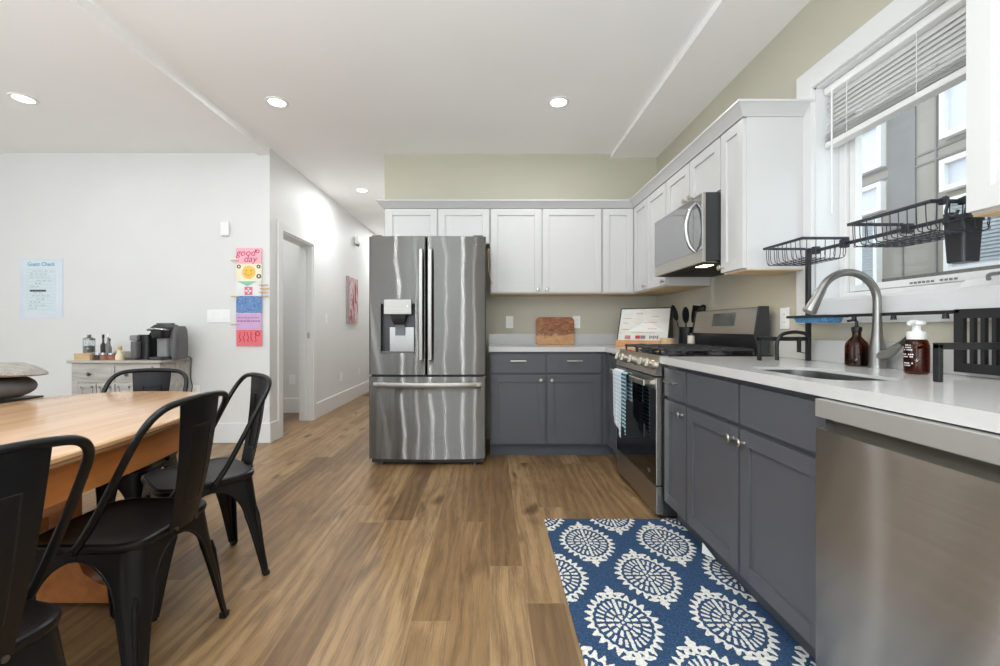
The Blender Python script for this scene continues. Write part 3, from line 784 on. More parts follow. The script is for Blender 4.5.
def grate(y0, y1):
    mb = MB(); z0, z1 = .942, .956
    for y in (y0, y1-.012): mb.box(.985, 1.50, y, y+.012, z0, z1, .003)
    for x in (.985, 1.236, 1.488): mb.box(x, x+.012, y0, y1, z0, z1, .003)
    ym = (y0+y1)/2
    for x in (1.10, 1.38): mb.box(x-.005, x+.005, y0, y1, z0+.002, z1+.004, .002)
    mb.box(.985, 1.50, ym-.005, ym+.005, z0+.002, z1+.004, .002)
    for x in (.99, 1.236, 1.485):
        for y in (y0+.004, y1-.012): mb.box(x, x+.010, y, y+.010, .918, z0+.002)
    mb.build('grate', M['cast_iron'], t)
grate(2.425, 2.655); grate(2.663, 2.907); grate(2.915, 3.145)
mb = MB(); mb.prism([(1.488, 1.038), (1.512, 1.188), (1.53, 1.192), (1.53, 1.038)], 'y', RY0+.018, RY1-.018)
bg = mb.build('backguard', M['steel_plain'], t)
mb = MB(); mb.prism([(1.528, .915), (1.528, 1.193), (1.560, 1.193), (1.560, .915)], 'y', RY0+.002, RY1-.002)
for y in (RY0, RY1-.018): mb.prism([(1.486, 1.034), (1.510, 1.196), (1.562, 1.196), (1.562, .93), (1.51, .93)], 'y', y, y+.018)
mb.prism([(1.53, .94), (1.50, 1.0), (1.49, 1.036), (1.53, 1.036)], 'y', RY0+.018, RY1-.018)
mb.build('backguard_housing', M['dark_plastic'], t)
mb = MB(); f = lambda z: 1.488+(z-1.038)*.16-.0015
mb.loft([[(f(z), y, z), (f(z)+.003, y, z)] + [(f(z2)+.003, y, z2), (f(z2), y, z2)] for y in (2.635, 2.90) for z, z2 in ((1.085, 1.168),)])
mb.build('display', M['display'], bg)

# towel over the oven handle
def towel_mat():
    m = Mat('towel_weave'); x, y, z = m.xyz()
    st = ((y*230).cos()*.5+.5) * .35; st2 = ((z*230).cos()*.5+.5)*.35
    n = m.noise(None, 120, 2)
    m.color(m.mix(st+st2, m.ramp(n, [(.3, lin(222, 230, 236)), (.7, lin(240, 244, 247))]), lin(150, 182, 198))); m.set(Roughness=.95); m.bump(n, .4, .002); return m.mat
def teal_mat():
    m = Mat('towel_teal'); x, y, z = m.xyz(); n = m.noise(None, 120, 2)
    s = (z*260).cos() > .2
    m.color(m.mix(s, lin(60, 92, 104), lin(168, 192, 200))); m.set(Roughness=.95); m.bump(n, .4, .002); return m.mat
def cloth(mb, y0, y1, zb0, zb1, th=.004, xs=.862, amp=.006):
    prof = lambda v: None
    rows = []
    for side in (0, 1):
        rr = []
        for k in range(15):
            u = k/14; y = y0+(y1-y0)*u; wv = amp*math.sin(u*11+.7)
            zb = zb0+(zb1-zb0)*u
            col = []
            o = th*side
            for j in range(13):
                z = zb+(.775-zb)*j/12; col.append((xs-.006-o-wv*(1-j/14), y, z))
            for a in range(1, 7):
                an = PI*a/7; col.append((.876-(.014+o+.001)*math.cos(an), y, .778+(.012+o)*math.sin(an)))
            for j in range(8): col.append((.891+o, y, .775-.17*j/7))
            rr.append(col)
        rows.append(rr)
    rings = []
    for k in range(15): rings.append(rows[1][k]+rows[0][k][::-1])
    mb.loft(rings)
    return mb
t = thing('dish_towel', 'pale blue checked dish towel hanging on the oven door handle', 'towel', (.87, 2.88, .40))
cloth(MB(), 2.80, 2.985, .36, .47).build('cloth', towel_mat(), t)
cloth(MB(), 2.705, 2.796, .40, .47, .004, .862, .004).build('border', teal_mat(), t, label='dark teal striped border')

# ------------------------------------------------------------------ microwave
t = thing('microwave', 'stainless over-the-range microwave with a curved handle', 'microwave', (1.4, 2.75, 1.44))
MY0, MY1 = 2.406, 3.105
bx(1.206, 1.605, MY0, MY1, 1.452, 1.834, .002).build('body', M['dark_plastic'], t)
d = bx(1.190, 1.208, MY0, MY1, 1.442, 1.834, .003).build('door', M['steel_plain'], t)
bx(1.187, 1.191, MY0+.004, MY1-.004, 1.512, 1.828, .001).build('glass', M['mw_glass'], d)
bx(1.1865, 1.1872, MY0+.105, MY0+.108, 1.514, 1.827).build('seam', M['dark_plastic'], d)
mb = MB(); pts = spline([(1.184, 2.478, 1.792), (1.152, 2.487, 1.745), (1.136, 2.494, 1.65), (1.152, 2.487, 1.555), (1.184, 2.478, 1.508)], 8)
mb.tube(pts, [.008+.006*math.sin(PI*k/(len(pts)-1)) for k in range(len(pts))], 14)
mb.build('handle', M['chrome'], d)
mb = bx(1.21, 1.60, MY0+.01, MY1-.01, 1.440, 1.453)
un = mb.build('underside', M['dark_steel'], t)
mb = MB()
for k in range(12): mb.box(1.30, 1.56, MY0+.26+k*.03, MY0+.272+k*.03, 1.4365, 1.4405)
mb.build('filter_slot', M['black'], un)
bx(1.24, 1.30, MY0+.09, MY0+.19, 1.4375, 1.4405).build('cooktop_lamp', M['warm_lamp'], un)
area('microwave_lamp', (1.27, MY0+.14, 1.432), (0, 0, 0), .06, .10, .9, (1, .78, .5))

# ------------------------------------------------------------------ dishwasher
t = thing('dishwasher', 'stainless steel dishwasher at the right edge under the counter', 'dishwasher', (1.2, .93, 0))
WY0_, WY1_ = .632, 1.230
bx(.985, 1.56, WY0_+.004, WY1_-.004, .02, .868).build('body', M['dark_plastic'], t)
for y in (WY0_+.05, WY1_-.05):
    for x in (1.05, 1.5): MB().cyl((x, y, 0), (x, y, .022), .018, n=12).build('foot', M['black'], t)
bx(1.02, 1.05, WY0_+.004, WY1_-.004, .012, .09).build('kick_plate', M['toe'], t)
mb = MB(); mb.prism([(.931, .788), (.934, .783), (.940, .786), (.972, .806), (.976, .81), (.986, .81), (.986, .105), (.934, .105), (.930, .112)], 'y', WY0_+.002, WY1_-.002)
d = mb.build('door', M['steel_dw'], t, smooth=20)
bx(.928, .984, WY0_+.002, WY1_-.002, .822, .8725, .002).build('control_strip', paint('strip', (186, 184, 179), .38, .02, 20, metal=.55), d)
bx(.975, .986, WY0_+.002, WY1_-.002, .806, .824).build('pocket_back', M['dark_steel'], d)

# ------------------------------------------------------------------ faucet
t = thing('faucet', 'brushed steel pull-down faucet with a tall curved neck', 'faucet', (1.555, 1.71, CT1))
fx, fy = 1.540, 1.71
MB().lathe([(.030, 0), (.030, .006), (.027, .012), (.0265, .05), (.025, .085), (.0185, .125), (.0155, .16), (.0145, .20)], (fx, fy, CT1), 28).build('base', M['brushed'], t)
pts = [(fx, fy, CT1+.19), (fx, fy, CT1+.255)]+[(fx-.116+.116*math.cos(a), fy, CT1+.264+.116*math.sin(a)) for a in [PI*k/22 for k in range(1, 20)]]
nk = MB().tube(pts, .0145, 18).build('neck', M['brushed'], t)
p = Vector(pts[-1]); dr = (Vector(pts[-1])-Vector(pts[-2])).normalized()
MB().tube([p-dr*.004, p+dr*.01, p+dr*.05, p+dr*.10, p+dr*.104], [.0155, .017, .019, .0235, .021], 20).build('spray_head', M['brushed'], nk)
MB().tube([(fx, fy-.005, CT1+.045), (fx+.003, fy-.05, CT1+.062), (fx+.006, fy-.095, CT1+.10)], [.022, .018, .012], 16).build('valve', M['brushed'], t)
MB().tube([(fx+.005, fy-.088, CT1+.094), (fx+.008, fy-.12, CT1+.128)], [.010, .0065], 12, flat=1.0).build('lever', M['dark_plastic'], t, label='dark lever tip')

# ------------------------------------------------------------------ over-sink drying rack
t = thing('dish_rack', 'black metal over-sink drying rack standing around the faucet', 'dish rack', (1.45, 1.7, CT1))
RX0, RX1, KY0, KY1 = 1.318, 1.558, 1.265, 2.105; RZ = 1.443; LZ = 1.127
def bar(p, q, w=.011, h=None, name=None, mat='rack_metal'):
    p, q = Vector(p), Vector(q); h = h or w
    return MB().box(min(p.x, q.x)-w/2, max(p.x, q.x)+w/2, min(p.y, q.y)-w/2, max(p.y, q.y)+w/2, min(p.z, q.z)-h/2, max(p.z, q.z)+h/2, .0025)
for ky in (KY0, KY1):
    mb = bar((RX1, ky, CT1+.007), (RX1, ky, RZ+.01), .019); mb.build('post', M['rack_metal'], t)
    mb = MB(); mb.box(RX0-.007, RX0+.007, ky-.010, ky+.010, CT1, 1.028, .003); mb.box(RX0-.007, RX1, ky-.010, ky+.010, 1.010, 1.030, .003)
    mb.build('foot_frame', M['rack_metal'], t)
mb = MB().tube(spline([(1.395, KY1-.016, CT1+.002), (1.395, KY1-.016, 1.0), (1.415, KY1-.016, 1.038), (1.46, KY1-.016, 1.052), (1.50, KY1-.016, 1.052), (1.535, KY1-.016, 1.043), (1.553, KY1-.016, 1.015)], 6), .0085, 12)
mb.build('brace', M['rack_metal'], t)
mb = MB(); mb.box(1.490, 1.504, KY1-.03, KY1-.014, .955, 1.03, .003); mb.tube([(1.497, KY1-.022, .957), (1.535, KY1-.022, .950), (1.55, KY1-.022, .95)], .0022, 6); mb.build('utensil_hook', M['rack_metal'], t)
bar((RX1, KY0, RZ), (RX1, KY1, RZ), .014).build('upper_rail', M['rack_sky_tint'], t)
bar((RX1, KY0-.02, LZ), (RX1, KY1, LZ), .011, .013).build('lower_rail', M['rack_metal'], t)
def wire_basket(y0, y1, zr, dep, name='basket', wires=9):
    x0, x1 = 1.352, 1.552
    mb = MB(); r = .0055
    mb.box(x0-r, x0+r, y0-r, y1+r, zr-r, zr+r, .002); mb.box(x0, x1, y0-r, y0+r, zr-r, zr+r, .002); mb.box(x0, x1, y1-r, y1+r, zr-r, zr+r, .002)
    b = mb.build(name, M['rack_sky_tint'], t)
    w = .0015
    for k in range(wires):
        y = y0+(y1-y0)*(k+.5)/wires
        MB().tube(spline([(x0, y, zr), (x0+.004, y, zr-dep*.8), (x0+.02, y, zr-dep), ((x0+x1)/2, y, zr-dep-.002), (x1-.02, y, zr-dep), (x1-.002, y, zr-dep*.8), (x1, y, zr-.018)], 4), w, 6).build('wire', M['rack_sky_tint'], b)
    for k in range(5):
        x = x0+.02+(x1-x0-.04)*k/4
        MB().tube(spline([(x, y0, zr), (x, y0+.004, zr-dep*.8), (x, y0+.02, zr-dep-.002), (x, y1-.02, zr-dep-.002), (x, y1-.004, zr-dep*.8), (x, y1, zr)], 4), w, 6).build('wire', M['rack_sky_tint'], b)
    return b
wire_basket(1.862, 2.118, 1.462, .082)
b = wire_basket(1.320, 1.618, 1.462, .085, wires=10)
for k in range(9):
    y0 = 1.345+k*.030
    MB().tube([(1.37+.17*j/12, y0+.008*(-1)**j, 1.374) for j in range(13)], .0018, 6).build('grid_wire', M['rack_sky_tint'], b)
for y in (1.885, 2.05, 1.60, 1.45): 
    MB().box(RX1-.02, RX1+.011, y-.012, y+.012, RZ-.018, RZ+.018, .004).build('clamp', M['rack_sky_tint'], t)
for y in (1.66, 1.47, 1.84): MB().cyl((RX1, y, LZ-.004), (RX1, y, LZ-.022), .008, .010, 12).build('rail_knob', M['rack_metal'], t)
# cutting board holder panel with slots
mb = MB(); px0, px1 = 1.520, 1.532; y0, y1 = 1.18, 1.410; z0, z1 = .930, 1.134
sl = [1.372-k*.030 for k in range(7)]
ys = [y1]
edges = []
cur = y1
for c in sl:
    if c-.006 < y0+.02: break
    mb.box(px0, px1, c+.009, cur, z0+.03, z1-.03); cur = c-.009
mb.box(px0, px1, y0, cur, z0+.03, z1-.03); mb.box(px0, px1, y0, y1, z1-.03, z1); mb.box(px0, px1, y0, y1, z0, z0+.03)
mb.box(px0, RX1, y1-.02, y1, z1-.014, z1, .002)
mb.build('board_holder', M['rack_metal'], t, label='black slotted holder panel')

# things that hang on the rack
def hook(y, lab):
    o = thing('hook', lab, 'hook', (1.352, y, 1.46), group='hooks on the drying rack rim')
    mb = MB(); mb.tube(spline([(1.352, y, 1.474), (1.340, y, 1.476), (1.335, y, 1.455), (1.337, y, 1.43), (1.330, y, 1.415), (1.316, y, 1.413), (1.308, y, 1.425)], 5), .0042, 8)
    mb.box(1.341, 1.364, y-.008, y+.008, 1.466, 1.478, .003)
    mb.build('hook_body', M['rack_sky_tint'], o)
# hooks sit on the near end bar of the basket
def hook2(x, lab):
    o = thing('hook', lab, 'hook', (x, 1.32, 1.46), group='hooks on the drying rack rim')
    MB().tube(spline([(x, 1.324, 1.472), (x, 1.311, 1.472), (x, 1.308, 1.45), (x-.004, 1.309, 1.425), (x+.004, 1.304, 1.412), (x+.010, 1.294, 1.415), (x+.012, 1.290, 1.428)], 5), .0042, 8).build('bend', M['rack_sky_tint'], o)
    bx(x-.008, x+.008, 1.308, 1.330, 1.452, 1.474, .003).build('clip', M['rack_sky_tint'], o)
hook2(1.392, 'dark plastic hook on the basket rim, left of two above the utensil cup')
hook2(1.452, 'dark plastic hook on the basket rim, right of two above the utensil cup')
t2 = thing('utensil_cup', 'dark grey tapered plastic cup hanging under the drying rack rail', 'cup', (1.515, 1.39, 1.27))
mb = MB()
def sq(h, z, c=(1.512, 1.375)): return [(x, y, z) for x, y in rrect(c[0]-h, c[0]+h, c[1]-h, c[1]+h, .010, 4)]
rings = [sq(.026, 1.282), sq(.028, 1.284), sq(.033, 1.410), sq(.036, 1.412), sq(.036, 1.418), sq(.031, 1.418), sq(.026, 1.288)]
mb.loft(rings); mb.build('cup_body', M['dark_plastic'], t2)
mb = MB(); mb.box(1.536, 1.549, 1.362, 1.388, 1.400, 1.462, .003); mb.build('hanger', M['dark_plastic'], t2)
t2 = thing('sponge_tray', 'shallow blue scrubber tray hanging under the lower rack rail left of the faucet', 'tray', (1.50, 2.02, 1.085))
mb = MB(); mb.loft([[(x, y, 1.123) for x, y in rrect(1.447, 1.546, 1.865, 2.065, .02, 5)], [(x, y, 1.097) for x, y in rrect(1.455, 1.540, 1.875, 2.055, .02, 5)]])
M['blue_mesh'] = paint('blue_mesh', (74, 128, 170), .6, .45, 140, .6, 160)
mb.build('scrubber', M['blue_mesh'], t2)
frame(MB(), 1.443, 1.552, 1.921, 2.129, 1.120, 1.126, .01, None, .001) if 0 else None
mb = MB(); mb.box(1.440, 1.452, 1.858, 2.092, 1.119, 1.131, .002); mb.box(1.45, 1.5505, 2.080, 2.092, 1.119, 1.131, .002); mb.box(1.45, 1.5505, 1.858, 1.870, 1.119, 1.131, .002)
mb.build('frame', M['rack_metal'], t2)

# ------------------------------------------------------------------ soap bottles
t = thing('soap_bottle', 'brown glass soap bottle with a thin black pump left of the faucet', 'bottle', (1.535, 1.80, CT1))
MB().lathe([(0, 0), (.036, 0), (.040, .004), (.040, .082), (.036, .098), (.020, .118), (.0155, .124), (.0155, .146), (.0145, .147), (.0145, .125), (.019, .117), (.035, .097), (.038, .081), (.038, .006), (0, .004)], (1.535, 1.80, CT1), 32).build('bottle_body', M['amber_glass'], t)
MB().lathe([(0, .007), (.037, .007), (.037, .05), (0, .05)], (1.535, 1.80, CT1), 32).build('liquid', paint('liquid', (40, 22, 16), .2, .1), t)
mb = MB().lathe([(.017, .144), (.018, .146), (.018, .162), (.009, .166), (.006, .168), (.005, .19)], (1.535, 1.80, CT1), 20)
mb.tube([(1.535, 1.80, CT1+.186), (1.525, 1.80, CT1+.193), (1.49, 1.79, CT1+.188)], .005, 10); mb.build('pump', M['black'], t)
t = thing('soap_dispenser', 'amber foaming soap dispenser with a white pump right of the faucet', 'bottle', (1.478, 1.49, CT1))
c = (1.478, 1.49, CT1)
MB().lathe([(0, 0), (.028, 0), (.033, .006), (.034, .03), (.034, .098), (.030, .114), (.023, .122), (.021, .122), (.028, .113), (.032, .097), (.032, .008), (0, .004)], c, 32).build('bottle_body', M['amber_glass'], t)
MB().lathe([(0, .008), (.030, .009), (.031, .09), (0, .09)], c, 32).build('liquid', paint('liquid_amber', (156, 98, 68), .25, .1), t)
mb = MB().lathe([(.024, .119), (.026, .121), (.026, .143), (.022, .147), (.012, .149), (.011, .166), (.015, .168), (.024, .172), (.024, .181), (.019, .184), (0, .184)], c, 28)
mb.tube([(c[0], c[1], CT1+.178), (c[0]-.025, c[1]-.01, CT1+.179), (c[0]-.042, c[1]-.016, CT1+.174)], [.009, .009, .006], 10)
mb.build('pump', M['white_plastic'], t)
lb = MB()
for i, (z, w) in enumerate(((.098, .3), (.090, .5), (.082, .45), (.066, .55), (.058, .5), (.036, .5), (.028, .4))):
    for k in range(7):
        a0 = PI*1.02+(k-3.5)/3.5*w; r = .0345
        if (k*7+i*3) % 5 == 0: continue
        lb.add([(c[0]+r*math.cos(a), c[1]+r*math.sin(a), CT1+zz) for a, zz in ((a0, z), (a0+w*.2, z), (a0+w*.2, z+.004), (a0, z+.004))], [(0, 1, 2, 3)])
lab = lb.build('label_print', M['white_plastic'], t, label='small white lettering on the bottle')
# ------------------------------------------------------------------ counter items beside the stove
def board_mat():
    m = Mat('live_edge_board'); x, y, z = m.xyz()
    d = m.noise(m.vec(x*7, y, z*9), 1, 3, .6, 1.2); g = m.noise(m.vec(x*14, y*3, z*60+d*10), 1, 4, .65)
    h = z-CT1_-.115-(d-.5)*.16
    up = (h*18+.5).max(0.0).min(1.0)
    lo_ = m.ramp(g, [(.3, lin(176, 124, 76)), (.6, lin(206, 158, 106))])
    hi_ = m.ramp(g*.7+d*.3, [(.36, lin(92, 50, 26)), (.5, lin(150, 88, 48)), (.62, lin(190, 130, 78))])
    edge = ((h.abs()*-40+1).max(0.0))*.6
    m.color(m.mix(edge, m.mix(up, lo_, hi_), lin(80, 44, 24))); m.set(Roughness=.45); return m.mat
CT1_ = 0.0
t = thing('cutting_board', 'wooden cutting board leaning on the backsplash left of the stove', 'cutting board', (.62, 4.09, CT1))
mb = MB(); mb.M = Matrix.Translation((.62, 4.085, CT1+.001)) @ Matrix.Rotation(-.13, 4, 'X')
mb.prism(rrect(-.182, .182, 0, .262, .038, 8), 'y', -.009, .009)
bmesh.ops.bevel(mb.bm, geom=[e for e in mb.bm.edges if len(e.link_faces) == 2 and e.calc_face_angle(0) > 1.2], offset=.003, segments=2, affect='EDGES')
mb.build('board', board_mat(), t)
# tilted print on a wooden ledge in the corner
t = thing('framed_print', 'tilted black-framed print of a white mountain with red lettering, in the counter corner', 'print', (1.27, 3.62, CT1))
px0, px1 = -.212, .212
TB = Matrix.Translation((1.275, 3.62, 0)) @ Matrix.Rotation(-.60, 4, 'Z')
TL = TB @ Matrix.Translation((0, 0, CT1+.035)) @ Matrix.Rotation(-.42, 4, 'X')
mb = MB(); mb.M = TL; H = .325; e = .007
mb.box(px0, px0+e, -.006, .012, 0, H, .001); mb.box(px1-e, px1, -.006, .012, 0, H, .001); mb.box(px0, px1, -.006, .012, H-e, H, .001); mb.box(px0, px1, -.006, .012, 0, e, .001)
mb.box(px0, px1, .008, .014, 0, H)
mb.build('frame', M['black'], t)
def paper_mat():
    m = Mat('print_paper'); x, y, z = m.xyz(); n = m.noise(m.vec(x*9, y*9, z*22), 1, 3); n2 = m.noise(m.vec(x*5, y*5, z*7), 1, 2)
    m.color(m.ramp(n*.6+n2*.4, [(.38, lin(206, 203, 194)), (.5, lin(216, 213, 204)), (.6, lin(204, 214, 208))])); m.set(Roughness=.6); return m.mat
mb = MB(); mb.M = TL; mb.box(px0+e, px1-e, .001, .008, e, H-e); pp = mb.build('paper', paper_mat(), t)
mb = MB(); mb.M = TL; cx = (px0+px1)/2+.02
mb.prism([(px0+.09, .105), (cx-.06, .16), (cx-.01, .205), (cx+.03, .19), (cx+.09, .145), (px1-.03, .105)], 'y', -.0002, .001)
mb.build('mountain', paint('mountain', (226, 225, 219), .6, .02), pp)
M['red_ink'] = paint('red_ink', (186, 48, 56), .6, .1)
M['pink_ink'] = paint('pink_ink', (206, 130, 132), .6, .1)
M['grey_ink'] = paint('grey_ink', (118, 116, 114), .6, .1)
mb = MB(); mb.M = TL
rnd = random.Random(3)
for (u, v, L) in ((.02, .225, .06), (.02, .18, .05), (.02, .12, .05), (.2, .185, .10), (.24, .125, .07), (.10, .09, .2), (.13, .27, .05), (.26, .24, .05)):
    k = 0
    while k < L:
        w = rnd.uniform(.006, .016); mb.box(px0+.012+u+k, px0+.012+u+k+w, -.0006, .0008, v, v+.006); k += w+.004
mb.build('red_lettering', M['pink_ink'], pp)
mb = MB(); mb.M = TL
for (u, mtl) in ((.065, 0),): 
    for r_ in range(3): mb.box(px0+u, px0+u+.05, -.0008, .0008, .035+r_*.011, .042+r_*.011)
mb.box(px0+.155, px0+.195, -.0008, .0008, .036, .066)
mb.build('red_block', M['red_ink'], pp)
mb = MB(); mb.M = TL; mb.box(px0+.198, px0+.238, -.0008, .0008, .036, .066)
for k in range(5): mb.box(px0+.27+k*.015, px0+.281+k*.015, -.0008, .0008, .036+(k % 2)*.008, .066-(k % 2)*.004)
mb.build('grey_block', M['grey_ink'], pp)
mb = MB(); mb.M = TB; mb.box(px0, px1+.005, -.030, .012, CT1, CT1+.055, .003).build('ledge', M['orange_wood'], t, label='orange wooden ledge')
mb = MB(); mb.M = TB; mb.prism([(.014, CT1), (.152, CT1+.33), (.158, CT1+.33), (.20, CT1)], 'x', px1-.012, px1+.002); mb.build('side_support', M['black'], t)
# wooden block
t = thing('wooden_bowl', 'small pale wooden bowl at the right foot of the mountain print', 'bowl', (1.385, 3.36, CT1))
MB().lathe([(0, 0), (.046, 0), (.053, .006), (.056, .075), (.054, .08), (.050, .078), (.048, .012), (0, .010)], (1.385, 3.36, CT1), 28).build('bowl_body', M['tan_wood'], t)
# utensil crock and utensils
cx, cy = 1.510, 3.285
t = thing('utensil_crock', 'black round utensil crock on the counter behind the stove', 'crock', (cx, cy, CT1))
MB().lathe([(0, 0), (.060, 0), (.064, .005), (.066, .165), (.063, .168), (.059, .165), (.058, .01), (0, .008)], (cx, cy, CT1), 32).build('crock_body', M['black_metal'], t)
def utensil(name, lab, cat, base_, top, head):
    o = thing(name, lab, cat, (cx, cy, CT1), group=None)
    b, e_ = Vector(base_), Vector(top); d = (e_-b).normalized()
    MB().tube([b, e_], [.006, .005], 10).build('handle', M['black'], o)
    q = Vector((0, 0, 1)).rotation_difference(d).to_matrix().to_4x4()
    mb = MB(); mb.M = Matrix.Translation(e_) @ q @ Matrix.Rotation(.45, 4, 'Z')
    head(mb); mb.build('head', M['black'], o)
def ring_head(w, h, hole=True):
    def f(mb):
        out = [(w*math.cos(a), h/2-.004+h/2*math.sin(a)) for a in [2*PI*k/24 for k in range(24)]]
        inn = [(x*.62, (z-h/2)*.66+h/2) for x, z in out]
        rings = [[(x, y, z) for x, z in L] for L, y in ((out, -.003), (out, .003), (inn, .004), (inn, -.002))]
        mb.loft(rings, True, False, True)
        for k in range(-2, 3): mb.box(k*w*.24-.0022, k*w*.24+.0022, -.002, .002, h*.16, h*.84)
    return f
def plate_head(w, h, slots=True):
    def f(mb):
        mb.prism([(-w*.6, 0), (w*.6, 0), (w, h*.35), (w, h), (-w, h), (-w, h*.35)], 'y', -.003, .003)
    return f
utensil('slotted_spoon', 'black slotted spoon standing upright in the utensil crock', 'utensil', (1.505, 3.292, CT1+.02), (1.500, 3.292, CT1+.20), ring_head(.036, .125))
utensil('spatula', 'black flat spatula leaning right in the utensil crock', 'utensil', (1.522, 3.268, CT1+.02), (1.538, 3.245, CT1+.20), plate_head(.036, .13))
utensil('ladle', 'black skimmer leaning toward the stove in the utensil crock', 'utensil', (1.540, 3.262, CT1+.02), (1.572, 3.212, CT1+.24), ring_head(.045, .10))
utensil('serving_spoon', 'black spoon leaning left in the utensil crock', 'utensil', (1.490, 3.31, CT1+.02), (1.458, 3.36, CT1+.22), ring_head(.030, .13))
t = thing('salt_shaker', 'small cream shaker with a dark cap in front of the stove backguard', 'shaker', (1.455, 3.135, .957))
MB().lathe([(0, 0), (.024, 0), (.026, .003), (.024, .058), (0, .058)], (1.46, 3.12, .9605), 20).build('shaker_body', paint('cream', (214, 205, 190), .4, .03), t)
MB().lathe([(.024, .058), (.025, .06), (.024, .075), (.012, .08), (0, .08)], (1.46, 3.12, .9605), 20).build('cap', M['black'], t)

# ------------------------------------------------------------------ outlets, switches, sensors
def plate(mat4, w, h, gangs, label, cat, name='wall_outlet', kind='outlet'):
    o = thing(name, label, cat, mat4.translation)
    mb = MB(); mb.M = mat4; mb.box(-w/2, w/2, 0, .006, -h/2, h/2, .003); mb.build('cover_plate', M['white_plastic'], o)
    for g in range(gangs):
        c = (g-(gangs-1)/2)*.046
        mb = MB(); mb.M = mat4
        if kind == 'outlet':
            for s_ in (-1, 1):
                mb.box(c-.016, c+.016, .004, .0075, s_*.021-.014, s_*.021+.014, .002)
            r = mb.build('receptacle', M['white_plastic'], o)
            mb = MB(); mb.M = mat4
            for s_ in (-1, 1):
                for q in (-.006, .006): mb.box(c+q-.001, c+q+.001, .007, .0078, s_*.021-.003, s_*.021+.006)
            mb.build('slot', M['hole'], r)
        else:
            mb.box(c-.0165, c+.0165, .004, .010, -.033, .033, .002); mb.build('rocker', M['white_plastic'], o)
    return o
def at_back(x, y, z): m = MBACK(y); return Matrix.Translation((x, 0, z)) @ m
def at_right(x, y, z): m = MRIGHT(x); return Matrix.Translation((0, y, z)) @ m
def at_left(x, y, z): return Matrix(((0, 1, 0, x), (1, 0, 0, y), (0, 0, 1, z), (0, 0, 0, 1)))
plate(at_back(.19, YB, 1.13), .072, .117, 1, 'white outlet on the beige back wall beside the refrigerator', 'outlet')
plate(at_back(.835, YB, 1.13), .072, .117, 1, 'white outlet on the beige back wall right of the cutting board', 'outlet')
plate(at_right(XR, 2.345, 1.125), .072, .117, 1, 'white outlet on the right wall between stove and window', 'outlet')
plate(at_back(-2.535, YL, 1.185), .215, .117, 4, 'white four-gang switch plate left of the hanging banner', 'switch', 'light_switch', 'switch')
plate(at_left(XL, 5.40, 1.19), .072, .117, 1, 'white light switch on the hall wall past the door opening', 'switch', 'light_switch', 'switch')
plate(at_left(XL, 5.95, .40), .072, .117, 1, 'white low outlet on the hall wall nearer the door', 'outlet')
plate(at_left(XL, 6.75, .40), .072, .117, 1, 'white low outlet on the hall wall nearer the refrigerator', 'outlet')
plate(at_back(-2.505, 5.45, .42), .072, .117, 1, 'white outlet seen through the hall door opening', 'outlet')
plate(at_back(-2.75, YL, .48), .072, .117, 1, 'white low outlet on the dining wall beside the sideboard', 'outlet')
o = thing('wall_sensor', 'white square chime box on the dining wall above the banner', 'sensor', (-2.46, YL, 1.99))
bx(-2.505, -2.43, YL-.030, YL, 1.93, 2.06, .006).build('box_body', M['white_plastic'], o)
bx(-2.455, -2.425, YL-.034, YL-.02, 1.945, 2.045, .004).build('front_cover', M['white_plastic'], o)
o = thing('motion_sensor', 'small white sensor high on the hall wall', 'sensor', (XL, 6.58, 2.4))
bx(XL, XL+.07, 6.52, 6.63, 2.35, 2.46, .015).build('sensor_body', M['white_plastic'], o)
bx(XL+.02, XL+.05, 6.525, 6.625, 2.325, 2.355, .01).build('lens', M['grey_plastic'], o)

# hall picture
t = thing('canvas_picture', 'narrow red and grey canvas picture on the hall wall', 'picture', (XL, 6.55, 1.45))
def hall_art():
    m = Mat('hall_art'); x, y, z = m.xyz(); n = m.noise(m.vec(x, y*9, z*2.2), 1, 3, .6, 1.5)
    m.color(m.ramp(n, [(.3, lin(70, 52, 56)), (.42, lin(164, 40, 56)), (.55, lin(214, 206, 204)), (.68, lin(176, 60, 74))])); m.set(Roughness=.5); return m.mat
bx(XL+.001, XL+.03, 6.20, 6.62, 1.145, 1.815, .003).build('canvas', hall_art(), t)
bx(XL+.0005, XL+.032, 6.15, 6.202, 1.14, 1.82).build('edge', paint('art_edge', (150, 140, 140), .5, .1), t)

# floor register and scuffs
t = thing('floor_register', 'brown metal floor register at the end of the hall baseboard', 'vent', (-1.93, 6.9, 0))
mb = bx(-2.0, -1.86, 6.75, 7.05, 0, .006, .002)
for k in range(8): mb.box(-1.98, -1.88, 6.775+k*.033, 6.79+k*.033, .005, .010)
mb.build('grille', paint('register', (120, 96, 72), .4, .1, metal=.3), t)

# ------------------------------------------------------------------ rug and paper
t = bx(.302, 1.040, .62, 2.395, .0005, .011, .003).build('rug', M['rug'])
tag(t, 'navy blue runner rug with ivory leafy medallions in front of the sink', 'rug')
mb = MB(); mb.loft([[(1.000, 1.83, .012), (1.032, 1.80, .012)], [(.985, 1.80, .085), (.998, 1.788, .09)]], False, False)
mb = MB(); mb.add([(1.0, 2.03, .0112), (1.036, 1.975, .0112), (1.008, 2.04, .056), (1.001, 2.031, .0112), (1.037, 1.976, .0112), (1.009, 2.041, .056)], [(0, 1, 2), (3, 5, 4), (0, 3, 4, 1), (1, 4, 5, 2), (2, 5, 3, 0)])
t = mb.build('paper_sheet', paint('paper', (232, 232, 228), .7, .02), smooth=0)
tag(t, 'white paper corner sticking out from under the sink cabinet onto the rug', 'paper')

